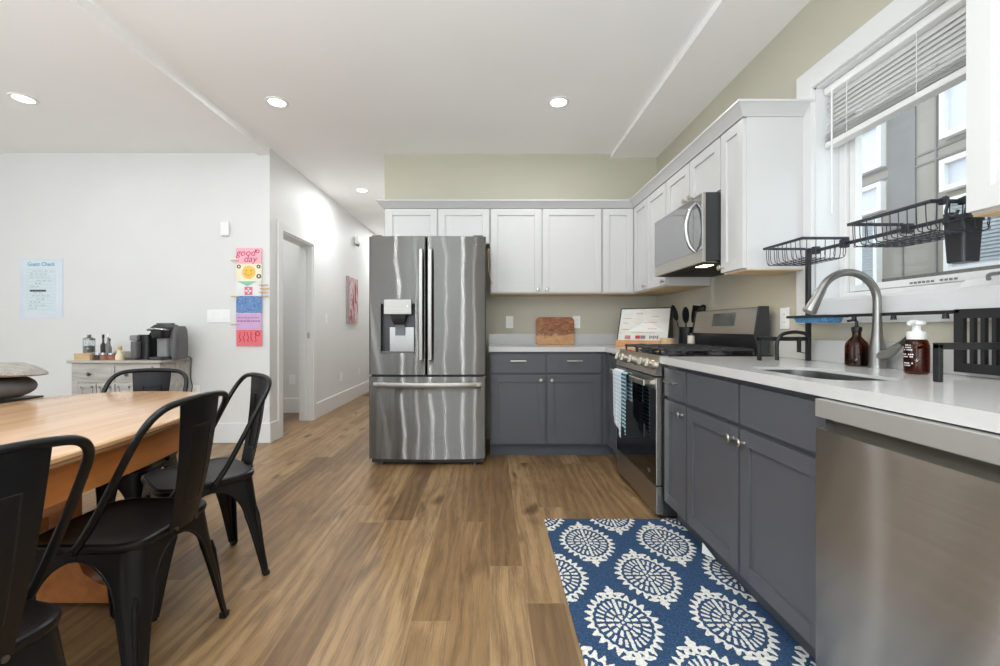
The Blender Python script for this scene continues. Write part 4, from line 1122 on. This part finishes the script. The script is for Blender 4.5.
# ------------------------------------------------------------------ dining wall decorations
t = thing('guest_check_poster', 'pale blue guest check poster on the dining wall', 'poster', (-4.19, YL, 1.44))
def sheet():
    m = Mat('guest_sheet'); x, y, z = m.xyz(); n = m.noise(None, 6, 2)
    m.color(m.ramp(n, [(.3, lin(206, 216, 228)), (.7, lin(216, 224, 233))])); m.set(Roughness=.35); return m.mat
bx(-4.395, -3.99, YL-.004, YL-.0005, 1.165, 1.722, .002).build('sheet', sheet(), t)
bx(-4.345, -4.06, YL-.006, YL-.003, 1.215, 1.70, .001).build('printed_slip', paint('slip', (210, 224, 228), .5, .02), t)
M['blue_ink'] = paint('blue_ink', (58, 128, 182), .6, .1); M['dark_ink'] = paint('dark_ink', (62, 66, 78), .6, .1); M['faint_ink'] = paint('faint_ink', (150, 168, 184), .6, .1)
text('title', 'Guest Check', .052, M['blue_ink'], t, (-4.19, YL-.0065, 1.668), FACE_S, wscale=.92)
mb = MB()
for k in range(14): mb.box(-4.335, -4.07, YL-.0066, YL-.0058, 1.62-k*.029, 1.6212-k*.029)
mb.build('ruled_line', M['faint_ink'], t)
bx(-4.295, -4.145, YL-.007, YL-.0058, 1.412, 1.430).build('dark_bar', M['dark_ink'], t)
rnd = random.Random(11)
for k in range(13):
    if k in (6,): continue
    mb = MB(); x = -4.31+rnd.uniform(0, .08)
    for w in range(rnd.randint(2, 4)):
        L = rnd.uniform(.012, .05); pts = [(x+L*q/6, YL-.0064, 1.605-k*.029+.006*math.sin(q*2.1+k)) for q in range(7)]
        mb.tube(pts, .0011, 4); x += L+.015
        if x > -4.1: break
    mb.build('handwritten_line', M['grey_ink'], t)

t = thing('hanging_banner', 'tall colourful six-panel banner with clothes pegs on the dining wall', 'banner', (-2.245, YL, 1.36))
bxs = [(1.672, 1.82, (238, 176, 190), 'pink'), (1.512, 1.672, (238, 228, 200), 'cream'), (1.372, 1.512, (226, 226, 226), 'white'), (1.212, 1.372, (90, 132, 186), 'blue'), (1.058, 1.212, (206, 168, 206), 'lilac'), (.905, 1.058, (230, 112, 122), 'red')]
BX0, BX1, BY = -2.366, -2.128, YL-.014
panels = []
for i, (z0, z1, c, nm) in enumerate(bxs):
    if nm == 'blue':
        m = Mat('banner_blue'); n = m.noise(None, 75, 2, .5, 1.5); m.color(m.ramp(n, [(.4, lin(66, 108, 170)), (.5, lin(140, 176, 212)), (.58, lin(58, 96, 158))])); m.set(Roughness=.6); mt = m.mat
    else: mt = paint('banner_'+nm, c, .6, .06, 12)
    panels.append(bx(BX0+.003*(i % 2), BX1+.003*(i % 2), BY-.003, BY, z0+.001, z1-.001, .001).build('panel', mt, t, label=nm+' panel'))
bx(BX0+.01, BX1-.01, BY, YL-.001, .92, 1.81).build('backing', M['white_plastic'], t)
M['ink_rose'] = paint('ink_rose', (190, 52, 92), .6, .1); M['sun'] = paint('sun', (240, 196, 92), .6, .06); M['ink_black'] = paint('ink_black', (50, 46, 48), .6, .1)
text('lettering', 'good', .088, M['ink_rose'], panels[0], (-2.275, BY-.0035, 1.772), FACE_S, shear=.25)
text('lettering', 'day', .088, M['ink_rose'], panels[0], (-2.235, BY-.0035, 1.715), FACE_S, shear=.25)
def ring(mb, cx, cz, r, w, y): mb.tube([(cx+r*math.cos(a), y, cz+r*math.sin(a)) for a in [2*PI*k/18 for k in range(18)]], w, 5, True); return mb
ring(MB(), BX1-.035, 1.787, .014, .004, BY-.003).build('scribble', M['ink_rose'], panels[0])
mb = MB(); mb.prism([(-2.245+.062*math.cos(2*PI*k/28), 1.592+.062*math.sin(2*PI*k/28)) for k in range(28)], 'y', BY-.0045, BY-.002)
sn = mb.build('sun', M['sun'], panels[1])
mb = MB()
for s_ in (-1, 1): mb.prism([(-2.245+s_*.022+.006*math.cos(2*PI*k/10), 1.606+.006*math.sin(2*PI*k/10)) for k in range(10)], 'y', BY-.0055, BY-.004)
mb.tube([(-2.245+.032*math.cos(a), BY-.0048, 1.586+.022*math.sin(a)) for a in [PI+PI*k/10 for k in range(11)]], .002, 5)
mb.build('smile', paint('smile_ink', (190, 96, 60), .6, .1), sn)
mb = MB(); ring(mb, BX0+.028, 1.645, .014, .005, BY-.003); ring(mb, BX1-.026, 1.645, .013, .006, BY-.003); ring(mb, BX1-.024, 1.555, .016, .006, BY-.003)
mb.build('doodle', M['ink_black'], panels[1])
mb = MB(); mb.prism([(BX0+.015, 1.508), (-2.17, 1.508), (-2.26, 1.462)], 'y', BY-.0045, BY-.002); mb.build('pennant', paint('mint', (140, 196, 168), .6, .08), panels[2])
mb = bx(-2.284, -2.212, BY-.0042, BY-.002, 1.380, 1.455); sq_ = mb.build('square', paint('rose_square', (222, 96, 128), .6, .05), panels[2])
mb = MB(); mb.box(-2.256, -2.240, BY-.0052, BY-.004, 1.391, 1.444); mb.box(-2.275, -2.221, BY-.0052, BY-.004, 1.410, 1.425); mb.build('cross', M['white_plastic'], sq_)
mb = MB(); rnd = random.Random(5)
for k, z in enumerate((1.165, 1.132)):
    x = BX0+.015
    while x < BX1-.03-(k*.0): L = rnd.uniform(.01, .03); mb.box(x, x+L, BY-.0036, BY-.0025, z, z+.007+.004*k); x += L+.006
mb.build('lettering', paint('violet_ink', (140, 88, 150), .6, .1), panels[4])
mb = MB(); rnd = random.Random(9)
for k in range(5):
    x = BX0+.04+k*.036; mb.tube(spline([(x+rnd.uniform(-.01, .01), BY-.0032, z) for z in (1.035, 1.01, .985, .96, .945)], 4), .0035, 5)
ring(mb, -2.165, 1.02, .02, .004, BY-.003)
mb.build('lettering', paint('crimson_ink', (180, 40, 56), .6, .1), panels[5])
for z, x0, x1 in ((1.702, BX0-.045, BX0+.03), (1.367, BX0-.045, BX0+.03), (1.107, BX0-.045, BX0+.03), (1.475, BX1-.02, BX1+.06), (1.440, BX1-.01, BX1+.07), (1.405, BX1-.02, BX1+.06), (1.370, BX1-.02, BX1+.065)):
    bx(x0, x1, BY-.012, BY-.003, z-.005, z+.005, .002).build('clothes_peg', M['tan_wood'], t)

# ------------------------------------------------------------------ sideboard and what stands on it
SBX0, SBX1, SBY0, SBY1, SBZ = -3.565, -2.765, 3.615, 4.0, .80
t = thing('sideboard', 'whitewashed wooden sideboard with drawers against the dining wall', 'sideboard', (-3.165, 3.82, 0))
mb = bx(SBX0+.03, SBX1-.03, SBY0+.025, SBY1, .10, SBZ-.024)
for x in (SBX0+.027, SBX1-.082):
    for y in (SBY0+.020, SBY1-.0555): mb.box(x, x+.055, y, y+.055, 0, SBZ-.0245, .003)
mb.build('body', M['whitewash'], t)
bx(SBX0, SBX1, SBY0, SBY1, SBZ-.024, SBZ, .006).build('top', M['washed_top'], t)
for a, b in ((SBX0+.09, -3.170), (-3.160, SBX1-.09)):
    mk2 = MBACK(SBY0+.026)
    mb = MB(); mb.M = mk2; mb.box(a, b, 0, .016, .618, .752, .003); mb.box(a+.02, b-.02, .014, .019, .638, .732, .002)
    d = mb.build('drawer', M['whitewash'], t)
    for u in (a+.105,):
        mb = MB(); mb.M = mk2; mb.cyl((u, .018, .685), (u, .034, .685), .007, n=10); mb.tube([(u, .03, .685), (u, .036, .685), (u, .046, .685)], [.012, .017, .010], 14); mb.build('knob', M['dark_steel'], d)
    m_ = (a+b)/2
    for q0, q1 in ((a, m_-.004), (m_+.004, b)):
        mb = MB(); mb.M = mk2; mb.box(q0, q1, 0, .014, .13, .60, .003); d = mb.build('door', M['whitewash'], t)
        mb = MB(); mb.M = mk2
        for z0, z1 in ((.15, .355), (.375, .58)): frame_ = [mb.box(q0+.025, q1-.025, .013, .020, z0, z0+.012), mb.box(q0+.025, q1-.025, .013, .020, z1-.012, z1), mb.box(q0+.025, q0+.037, .013, .020, z0, z1), mb.box(q1-.037, q1-.025, .013, .020, z0, z1)]
        mb.build('moulding', M['whitewash'], d)
SZ = SBZ
t = thing('wooden_box', 'small tan wooden box at the left end of the sideboard', 'box', (-3.46, 3.68, SZ))
bx(-3.528, -3.394, 3.645, 3.74, SZ, SZ+.050, .003).build('box_body', M['tan_wood'], t); bx(-3.530, -3.392, 3.643, 3.742, SZ+.047, SZ+.056, .002).build('lid', M['tan_wood'], t)
t = thing('glass_canister', 'clear glass canister with a metal lid on top of the small wooden box', 'canister', (-3.44, 3.69, SZ+.0565))
c = (-3.44, 3.69, SZ+.0565)
MB().lathe([(0, 0), (.038, 0), (.042, .004), (.042, .105), (.039, .115), (.037, .115), (.039, .104), (.039, .006), (0, .004)], c, 28).build('jar', M['jar_glass'], t)
MB().lathe([(0, .006), (.036, .006), (.036, .06), (0, .068)], c, 24).build('contents', paint('coffee_beans', (104, 96, 86), .7, .4, 90), t)
MB().lathe([(.041, .114), (.041, .126), (.025, .134), (.012, .138), (.015, .152), (.010, .160), (0, .161)], c, 28).build('lid', M['brushed'], t)
def small_bottle(name, lab, x, y, h, r, mat, cap):
    o = thing(name, lab, 'bottle', (x, y, SZ))
    MB().lathe([(0, 0), (r, 0), (r, h*.55), (r*.4, h*.68), (r*.36, h*.86), (0, h*.86)], (x, y, SZ), 20).build('bottle_body', mat, o)
    MB().lathe([(r*.45, h*.85), (r*.45, h), (0, h)], (x, y, SZ), 16).build('cap', cap, o)
small_bottle('syrup_bottle', 'slim dark bottle right of the glass canister on the sideboard', -3.454, 3.84, .215, .020, M['dark_plastic'], M['black'])
small_bottle('syrup_bottle', 'slim pale bottle, second right of the glass canister on the sideboard', -3.375, 3.80, .225, .018, M['mid_plastic'], M['white_plastic'])
small_bottle('syrup_bottle', 'shorter slim grey bottle between two taller ones on the sideboard', -3.415, 3.86, .18, .016, M['brushed'], M['black'])
M['terracotta'] = paint('terracotta', (150, 100, 84), .5, .2, 30)
for i, (x, y, h, m_, lab) in enumerate(((-3.357, 3.69, .058, 'dark_plastic', 'little dark spice jar next to the wooden box'), (-3.300, 3.68, .062, 'terracotta', 'little reddish spice jar in the middle of the row'), (-3.243, 3.69, .060, 'terracotta', 'little reddish spice jar at the right of the row'))):
    o = thing('spice_jar', lab+' on the sideboard', 'jar', (x, y, SZ), group='spice jars on the sideboard')
    MB().lathe([(0, 0), (.028, 0), (.030, .004), (.030, h*.72), (.026, h*.76), (0, h*.76)], (x, y, SZ), 18).build('jar', M[m_], o)
    MB().lathe([(.029, h*.75), (.029, h), (0, h)], (x, y, SZ), 18).build('lid', M['chrome'], o)
t = thing('pepper_bottle', 'pale wooden bottle shaped mill in front of the white bowl on the sideboard', 'mill', (-3.160, 3.67, SZ))
MB().lathe([(0, 0), (.030, 0), (.032, .02), (.028, .05), (.014, .07), (.011, .085), (0, .086)], (-3.160, 3.67, SZ), 22).build('body', paint('cream_wood', (222, 208, 178), .5, .06), t)
MB().lathe([(.011, .082), (.014, .09), (.015, .11), (.010, .118), (0, .119)], (-3.160, 3.67, SZ), 22).build('top', M['tan_wood'], t)
t = thing('white_bowl', 'white ceramic bowl behind the pepper mill on the sideboard', 'bowl', (-3.235, 3.85, SZ))
MB().lathe([(0, .004), (.05, 0), (.055, .006), (.095, .062), (.10, .07), (.095, .07), (.05, .014), (0, .012)], (-3.235, 3.85, SZ), 30).build('bowl_body', paint('ceramic', (220, 214, 204), .3, .03), t)
# milk frother / pod holder
t = thing('milk_frother', 'black milk frother with a grey cup left of the coffee maker', 'appliance', (-2.977, 3.75, SZ))
mb = MB(); mb.loft([[(x, y, z) for x, y in rrect(-3.062+i, -2.938, 3.69+i, 3.86, .03, 5)] for z, i in ((SZ, 0), (SZ+.02, 0), (SZ+.024, .008), (SZ+.205, .008), (SZ+.215, .012))])
mb.build('body', M['black'], t)
mb = MB(); mb.loft([[(x, y, z) for x, y in rrect(-3.112, -2.997, 3.645, 3.72, .03, 5)] for z in (SZ, SZ+.018)]); mb.build('base', M['dark_plastic'], t)
MB().lathe([(0, 0), (.032, 0), (.036, .09), (.034, .14), (0, .142)], (-3.032, 3.682, SZ+.02), 24).build('cup', M['grey_plastic'], t)
bx(-3.073, -3.007, 3.66, 3.70, SZ+.165, SZ+.212, .01).build('spout', M['mid_plastic'], t)
# pod coffee maker
t = thing('coffee_maker', 'grey and black pod coffee maker at the right end of the sideboard', 'coffee maker', (-2.825, 3.8, SZ))
mb = MB(); mb.loft([[(x, y, z) for x, y in rrect(-2.893, -2.683-d_, 3.73+d_, 3.90, .04, 6)] for z, d_ in ((SZ, 0), (SZ+.02, 0), (SZ+.10, -.006), (SZ+.20, -.004), (SZ+.27, .006), (SZ+.305, .03))])
mb.build('body', M['grey_plastic'], t)
mb = MB(); mb.loft([[(x, y, z) for x, y in rrect(-2.910, -2.740, 3.625, 3.76, .035, 6)] for z in (SZ, SZ+.030)]); mb.build('drip_base', M['dark_plastic'], t)
mb = MB(); mb.loft([[(x, y, z) for x, y in rrect(-2.890, -2.760, 3.70, 3.75, .02, 5)] for z in (SZ+.028, SZ+.205)]); mb.build('inner_panel', M['mid_plastic'], t)
mb = MB(); mb.loft([[(x, y, z) for x, y in rrect(-2.910+d_, -2.745-d_, 3.632+d_, 3.80, .045, 6)] for z, d_ in ((SZ+.195, .012), (SZ+.205, .004), (SZ+.265, 0), (SZ+.275, .006))]); hd = mb.build('brew_head', M['black'], t)
mb = MB(); mb.loft([[(x, y, z) for x, y in rrect(-2.917+d_, -2.731-d_*1.4, 3.626+d_, 3.885-d_, .06, 7)] for z, d_ in ((SZ+.272, .0), (SZ+.292, .0), (SZ+.316, .022), (SZ+.330, .06), (SZ+.333, .075))]); mb.build('lid', M['dark_plastic'], t)
mb = MB(); mb.tube([(-2.915, 3.70, SZ+.268), (-2.917, 3.63, SZ+.272), (-2.865, 3.612, SZ+.278), (-2.795, 3.612, SZ+.280), (-2.743, 3.63, SZ+.276), (-2.741, 3.70, SZ+.272)], .009, 10); mb.build('handle', M['chrome'], t)
mb = MB().cyl((-2.911, 3.66, SZ+.236), (-2.919, 3.66, SZ+.236), .012, n=14); mb.build('button', M['chrome'], hd)
def squeeze(o):
    for ch_ in o.children:
        for v in ch_.data.vertices: v.co.x = -2.923+(v.co.x+t.location.x+2.96)*.72-t.location.x; v.co.z *= .95
        squeeze(ch_)
squeeze(t)
cd = MB().tube(spline([(-2.80, 3.91, SZ+.02), (-2.79, 3.95, SZ+.006), (-2.77, 3.965, SZ+.006), (-2.752, 3.96, SZ-.03), (-2.748, 3.95, SZ-.12), (-2.754, 3.96, SZ-.20), (-2.746, 3.965, SZ-.27), (-2.757, 3.96, SZ-.36), (-2.752, 3.96, SZ-.52), (-2.75, 3.99, .44)], 6), .0045, 8).build('power_cord', M['black'])
tag(cd, 'black power cord hanging down the right end of the sideboard', 'cord')

# ------------------------------------------------------------------ dining table
t = thing('dining_table', 'honey brown wooden dining table with rounded end on a curved pedestal', 'table', (-1.64, 1.0, 0))
def sup(a, b, n, cx=-1.64, cy=1.0, N=96):
    o = []
    for k in range(N):
        th = 2*PI*k/N; c, s_ = math.cos(th), math.sin(th)
        o.append((cx+a*math.copysign(abs(c)**(2/n), c), cy+b*math.copysign(abs(s_)**(2/n), s_)))
    return o
mb = MB(); rg = []
for z, d_ in ((.722, .020), (.728, .012), (.736, .010), (.738, .004), (.742, .0), (.752, .0), (.757, .004), (.760, .010)): rg.append([(x, y, z) for x, y in sup(.575-d_, 1.142-d_, 2.5)])
mb.loft(rg); mb.build('tabletop', M['table_wood'], t, smooth=30)
mb = MB(); mb.loft([[(x, y, z) for x, y in sup(.575-d_, 1.142-d_, 2.6)] for z, d_ in ((.628, .030), (.722, .030))]+[[(x, y, z) for x, y in sup(.575-.052, 1.142-.052, 2.6)] for z in (.722, .628)], True, False, True)
mb.build('apron', M['table_apron'], t, smooth=40)
for py in (.35, 1.70):
    mb = MB(); mb.M = Matrix.Translation((-1.68, py, 0))
    prof = [(-.30, 0), (-.24, 0), (-.20, .012), (.20, .012), (.24, 0), (.30, 0), (.302, .03), (.29, .062), (.24, .072), (.17, .085), (.11, .125), (.09, .17), (-.09, .17), (-.11, .125), (-.17, .085), (-.24, .072), (-.29, .062), (-.302, .03)]
    mb.prism(prof, 'y', -.04, .04); mb.build('foot', M['table_apron'], t)
    bx(-1.75, -1.64, py-.032, py+.032, .165, .66, .004).build('column', M['table_apron'], t)
    bx(-2.02, -1.30, py-.035, py+.035, .655, .722, .004).build('cross_brace', M['table_apron'], t)
bx(-1.73, -1.67, .38, 1.63, .26, .36, .004).build('stretcher', M['table_apron'], t)

# folded knit throw on a dark cushion
def blob(mb, cx, cy, z0, z1, a, b, n, wob, seed, edge=.5, droop=0):
    rr = random.Random(seed); ph = [rr.uniform(0, 6) for _ in range(4)]; rings = []
    for i in range(11):
        u = i/10; q = math.sin(PI*u)**edge if 0 < u < 1 else 0; q = max(q, .02)
        ring_ = []
        for k in range(48):
            th = 2*PI*k/48; c, s_ = math.cos(th), math.sin(th)
            w = 1+wob*(math.sin(2*th+ph[0])+.6*math.sin(3*th+ph[1])+.4*math.sin(5*th+ph[2]))
            ring_.append((cx+a*q*w*math.copysign(abs(c)**(2/n), c), cy+b*q*w*math.copysign(abs(s_)**(2/n), s_), z0+(z1-z0)*u+(.006*math.sin(3*th+ph[3])-droop*q**4*(1+.35*math.sin(2*th+ph[1])))*(1 if 0 < u < 1 else 0)))
        rings.append(ring_)
    mb.loft(rings); return mb
t = bx(-2.20, -2.02, 1.66, 1.95, .7605, .768, .004).build('serving_tray', M['black'])
tag(t, 'thin black tray under the dark cushion on the dining table', 'tray')
M['dark_cloth'] = paint('dark_cloth', (92, 92, 94), .9, .1, 40, .3, 220)
t = blob(MB(), -2.175, 1.82, .769, .868, .165, .15, 3.4, .02, 3, .24).build('cushion', M['dark_cloth'], smooth=60)
tag(t, 'dark grey cushion on the black tray at the table edge', 'cushion')
def knit():
    m = Mat('knit'); x, y, z = m.xyz()
    r_ = ((x*760+(y*180).cos()*1.2).cos()*(y*520).cos()); n = m.noise(None, 30, 3)
    m.color(m.ramp(n*.6+r_*.1+.2, [(.3, lin(140, 136, 130)), (.55, lin(166, 161, 154)), (.8, lin(184, 179, 172))])); m.set(Roughness=.95); m.bump(r_, .5, .004); return m.mat
mb = blob(MB(), -2.185, 1.82, .869, .925, .205, .19, 2.6, .06, 8, .32, .022)
kn = knit()
t = mb.build('knit_throw', kn, smooth=60)
tag(t, 'light grey knitted throw folded on top of the dark cushion', 'throw')

# ------------------------------------------------------------------ metal dining chairs
def leg_mesh(sx, sy):
    mb = MB(); rings = []; edges = ([], [])
    ztop, R = .405, .135
    zs = [.440, .425, .41, .405, .402, .398, .392, .384, .374, .362, .348, .330, .31, .29, .27, .24, .2, .15, .10, .05, .012]
    for z in zs:
        c = .166+.046*(1-z/.44); c0 = c
        d = (ztop-z)/R
        if d <= 0: w = c
        elif d < 1: w = c-(c-.062)*math.sqrt(1-(1-d)**2)
        else: w = .062+(.026-.062)*((ztop-R-z)/(ztop-R))**.8
        r = min(.050, w*.7); th = .003
        def path(c, r):
            p = [(c-w, c)]
            for k in range(7):
                a = PI/2-PI/2*k/6; p.append((c-r+r*math.cos(a), c-r+r*math.sin(a)))
            p.append((c, c-w)); return p
        o = path(c, r); i = [(x-th*(0 if k == len(o)-1 else 0)-th, y-th) for k, (x, y) in enumerate(o)]
        i[0] = (o[0][0], o[0][1]-th); i[-1] = (o[-1][0]-th, o[-1][1])
        rings.append([(sx*x, sy*y, z) for x, y in o+i[::-1]])
        if d > -.2:
            edges[0].append((sx*o[0][0], sy*(o[0][1]-.002), z)); edges[1].append((sx*(o[-1][0]-.002), sy*o[-1][1], z))
    mb.loft(rings)
    for e in edges: mb.tube(e, .0042, 6)
    # pressed rib
    mb.tube([(sx*(.166+.046*(1-z/.44)-.012), sy*(.166+.046*(1-z/.44)-.012), z) for z in (.30, .26, .18, .10, .04)], [.004, .010, .009, .007, .006], 8)
    return mb
def make_chair(label, loc, rz):
    t = thing('dining_chair', label, 'chair', loc, rz, group='black metal dining chairs at the table')
    mb = MB()
    rings = [[(x, y, z) for x, y in rrect(-h, h, -h, h, min(.075, h*.6), 8)] for h, z in ((.171, .424), (.178, .430), (.180, .440), (.178, .449), (.172, .453), (.164, .453), (.155, .448), (.10, .444), (.02, .443))]
    mb.loft(rings); s_ = mb.build('seat', M['black_metal'], t, local=True)
    mb = MB()
    for x, y in ((0, 0), (.06, .06), (-.06, .06), (.06, -.06), (-.06, -.06)): mb.lathe([(0, .4445), (.004, .4445), (.0045, .4455), (0, .4458)], (x, y, 0), 10)
    mb.build('drain_hole', M['black'], s_, local=True)
    for sx in (-1, 1):
        for sy in (-1, 1):
            l = leg_mesh(sx, sy).build('leg', M['black_metal'], t, local=True)
            c = .2095; MB().box(sx*(c-.025), sx*(c+.001), sy*(c-.025), sy*(c+.001), 0, .022, .004).build('foot_cap', M['black'], l, local=True)
    half = [(.183, -.005, .436), (.184, -.05, .50), (.186, -.115, .62), (.186, -.175, .735), (.176, -.212, .80), (.145, -.232, .834), (.09, -.240, .846), (0, -.243, .850)]
    pts = spline(half+[(-x, y, z) for x, y, z in half[-2::-1]], 7)
    mb = MB().tube(pts, .0105, 12)
    for sx in (-1, 1): mb.cyl((sx*.180, -.005, .438), (sx*.197, -.005, .438), .010, n=12)
    mb.build('back_frame', M['black_metal'], t, local=True)
    mb = MB(); rings = []
    for k in range(11):
        u = k/10; z = .432+u*.412; y = -.184-.058*u-.010*math.sin(PI*u); w = .062+.030*u
        ring_ = [(w*q, y+.010*(1-q*q)*-1+.0, z) for q in (-1, -.6, -.2, .2, .6, 1)]
        rings.append(ring_+[(x, yy-.003, zz) for x, yy, zz in ring_[::-1]])
    mb.loft(rings); sp = mb.build('splat', M['black_metal'], t, local=True)
    mb = MB(); loop = []
    def sxy(q, u): w = .062+.030*u; return (w*q, -.184-.058*u-.010*math.sin(PI*u)-.010*(1-q*q), .432+u*.412)
    L = [sxy(-.5, .2+.6*k/8) for k in range(9)]+[sxy(q, .8) for q in (-.25, 0, .25)]+[sxy(.5, .8-.6*k/8) for k in range(9)]+[sxy(q, .2) for q in (.25, 0, -.25)]
    mb.tube(L, .0042, 6, True); mb.build('pressed_outline', M['black_metal'], sp, local=True)
    for x in (-.045, .045): MB().cyl((x, -.176, .440), (x, -.200, .440), .007, n=10).build('bolt', M['dark_steel'], sp, local=True)
    return t
ch = make_chair('black metal chair in the middle, seat and legs fully seen in front of the table', (-1.185, 1.40, 0), PI/2)
dup(ch, (-1.13, .825, 0), PI/2-.24, 'black metal chair nearest the camera, cropped at the bottom left')
dup(ch, (-1.255, 1.855, 0), 2.42, 'black metal chair angled at the far right corner of the table, its back edge-on')
dup(ch, (-1.75, 2.05, 0), PI+.20, 'black metal chair at the far end of the table before the sideboard')
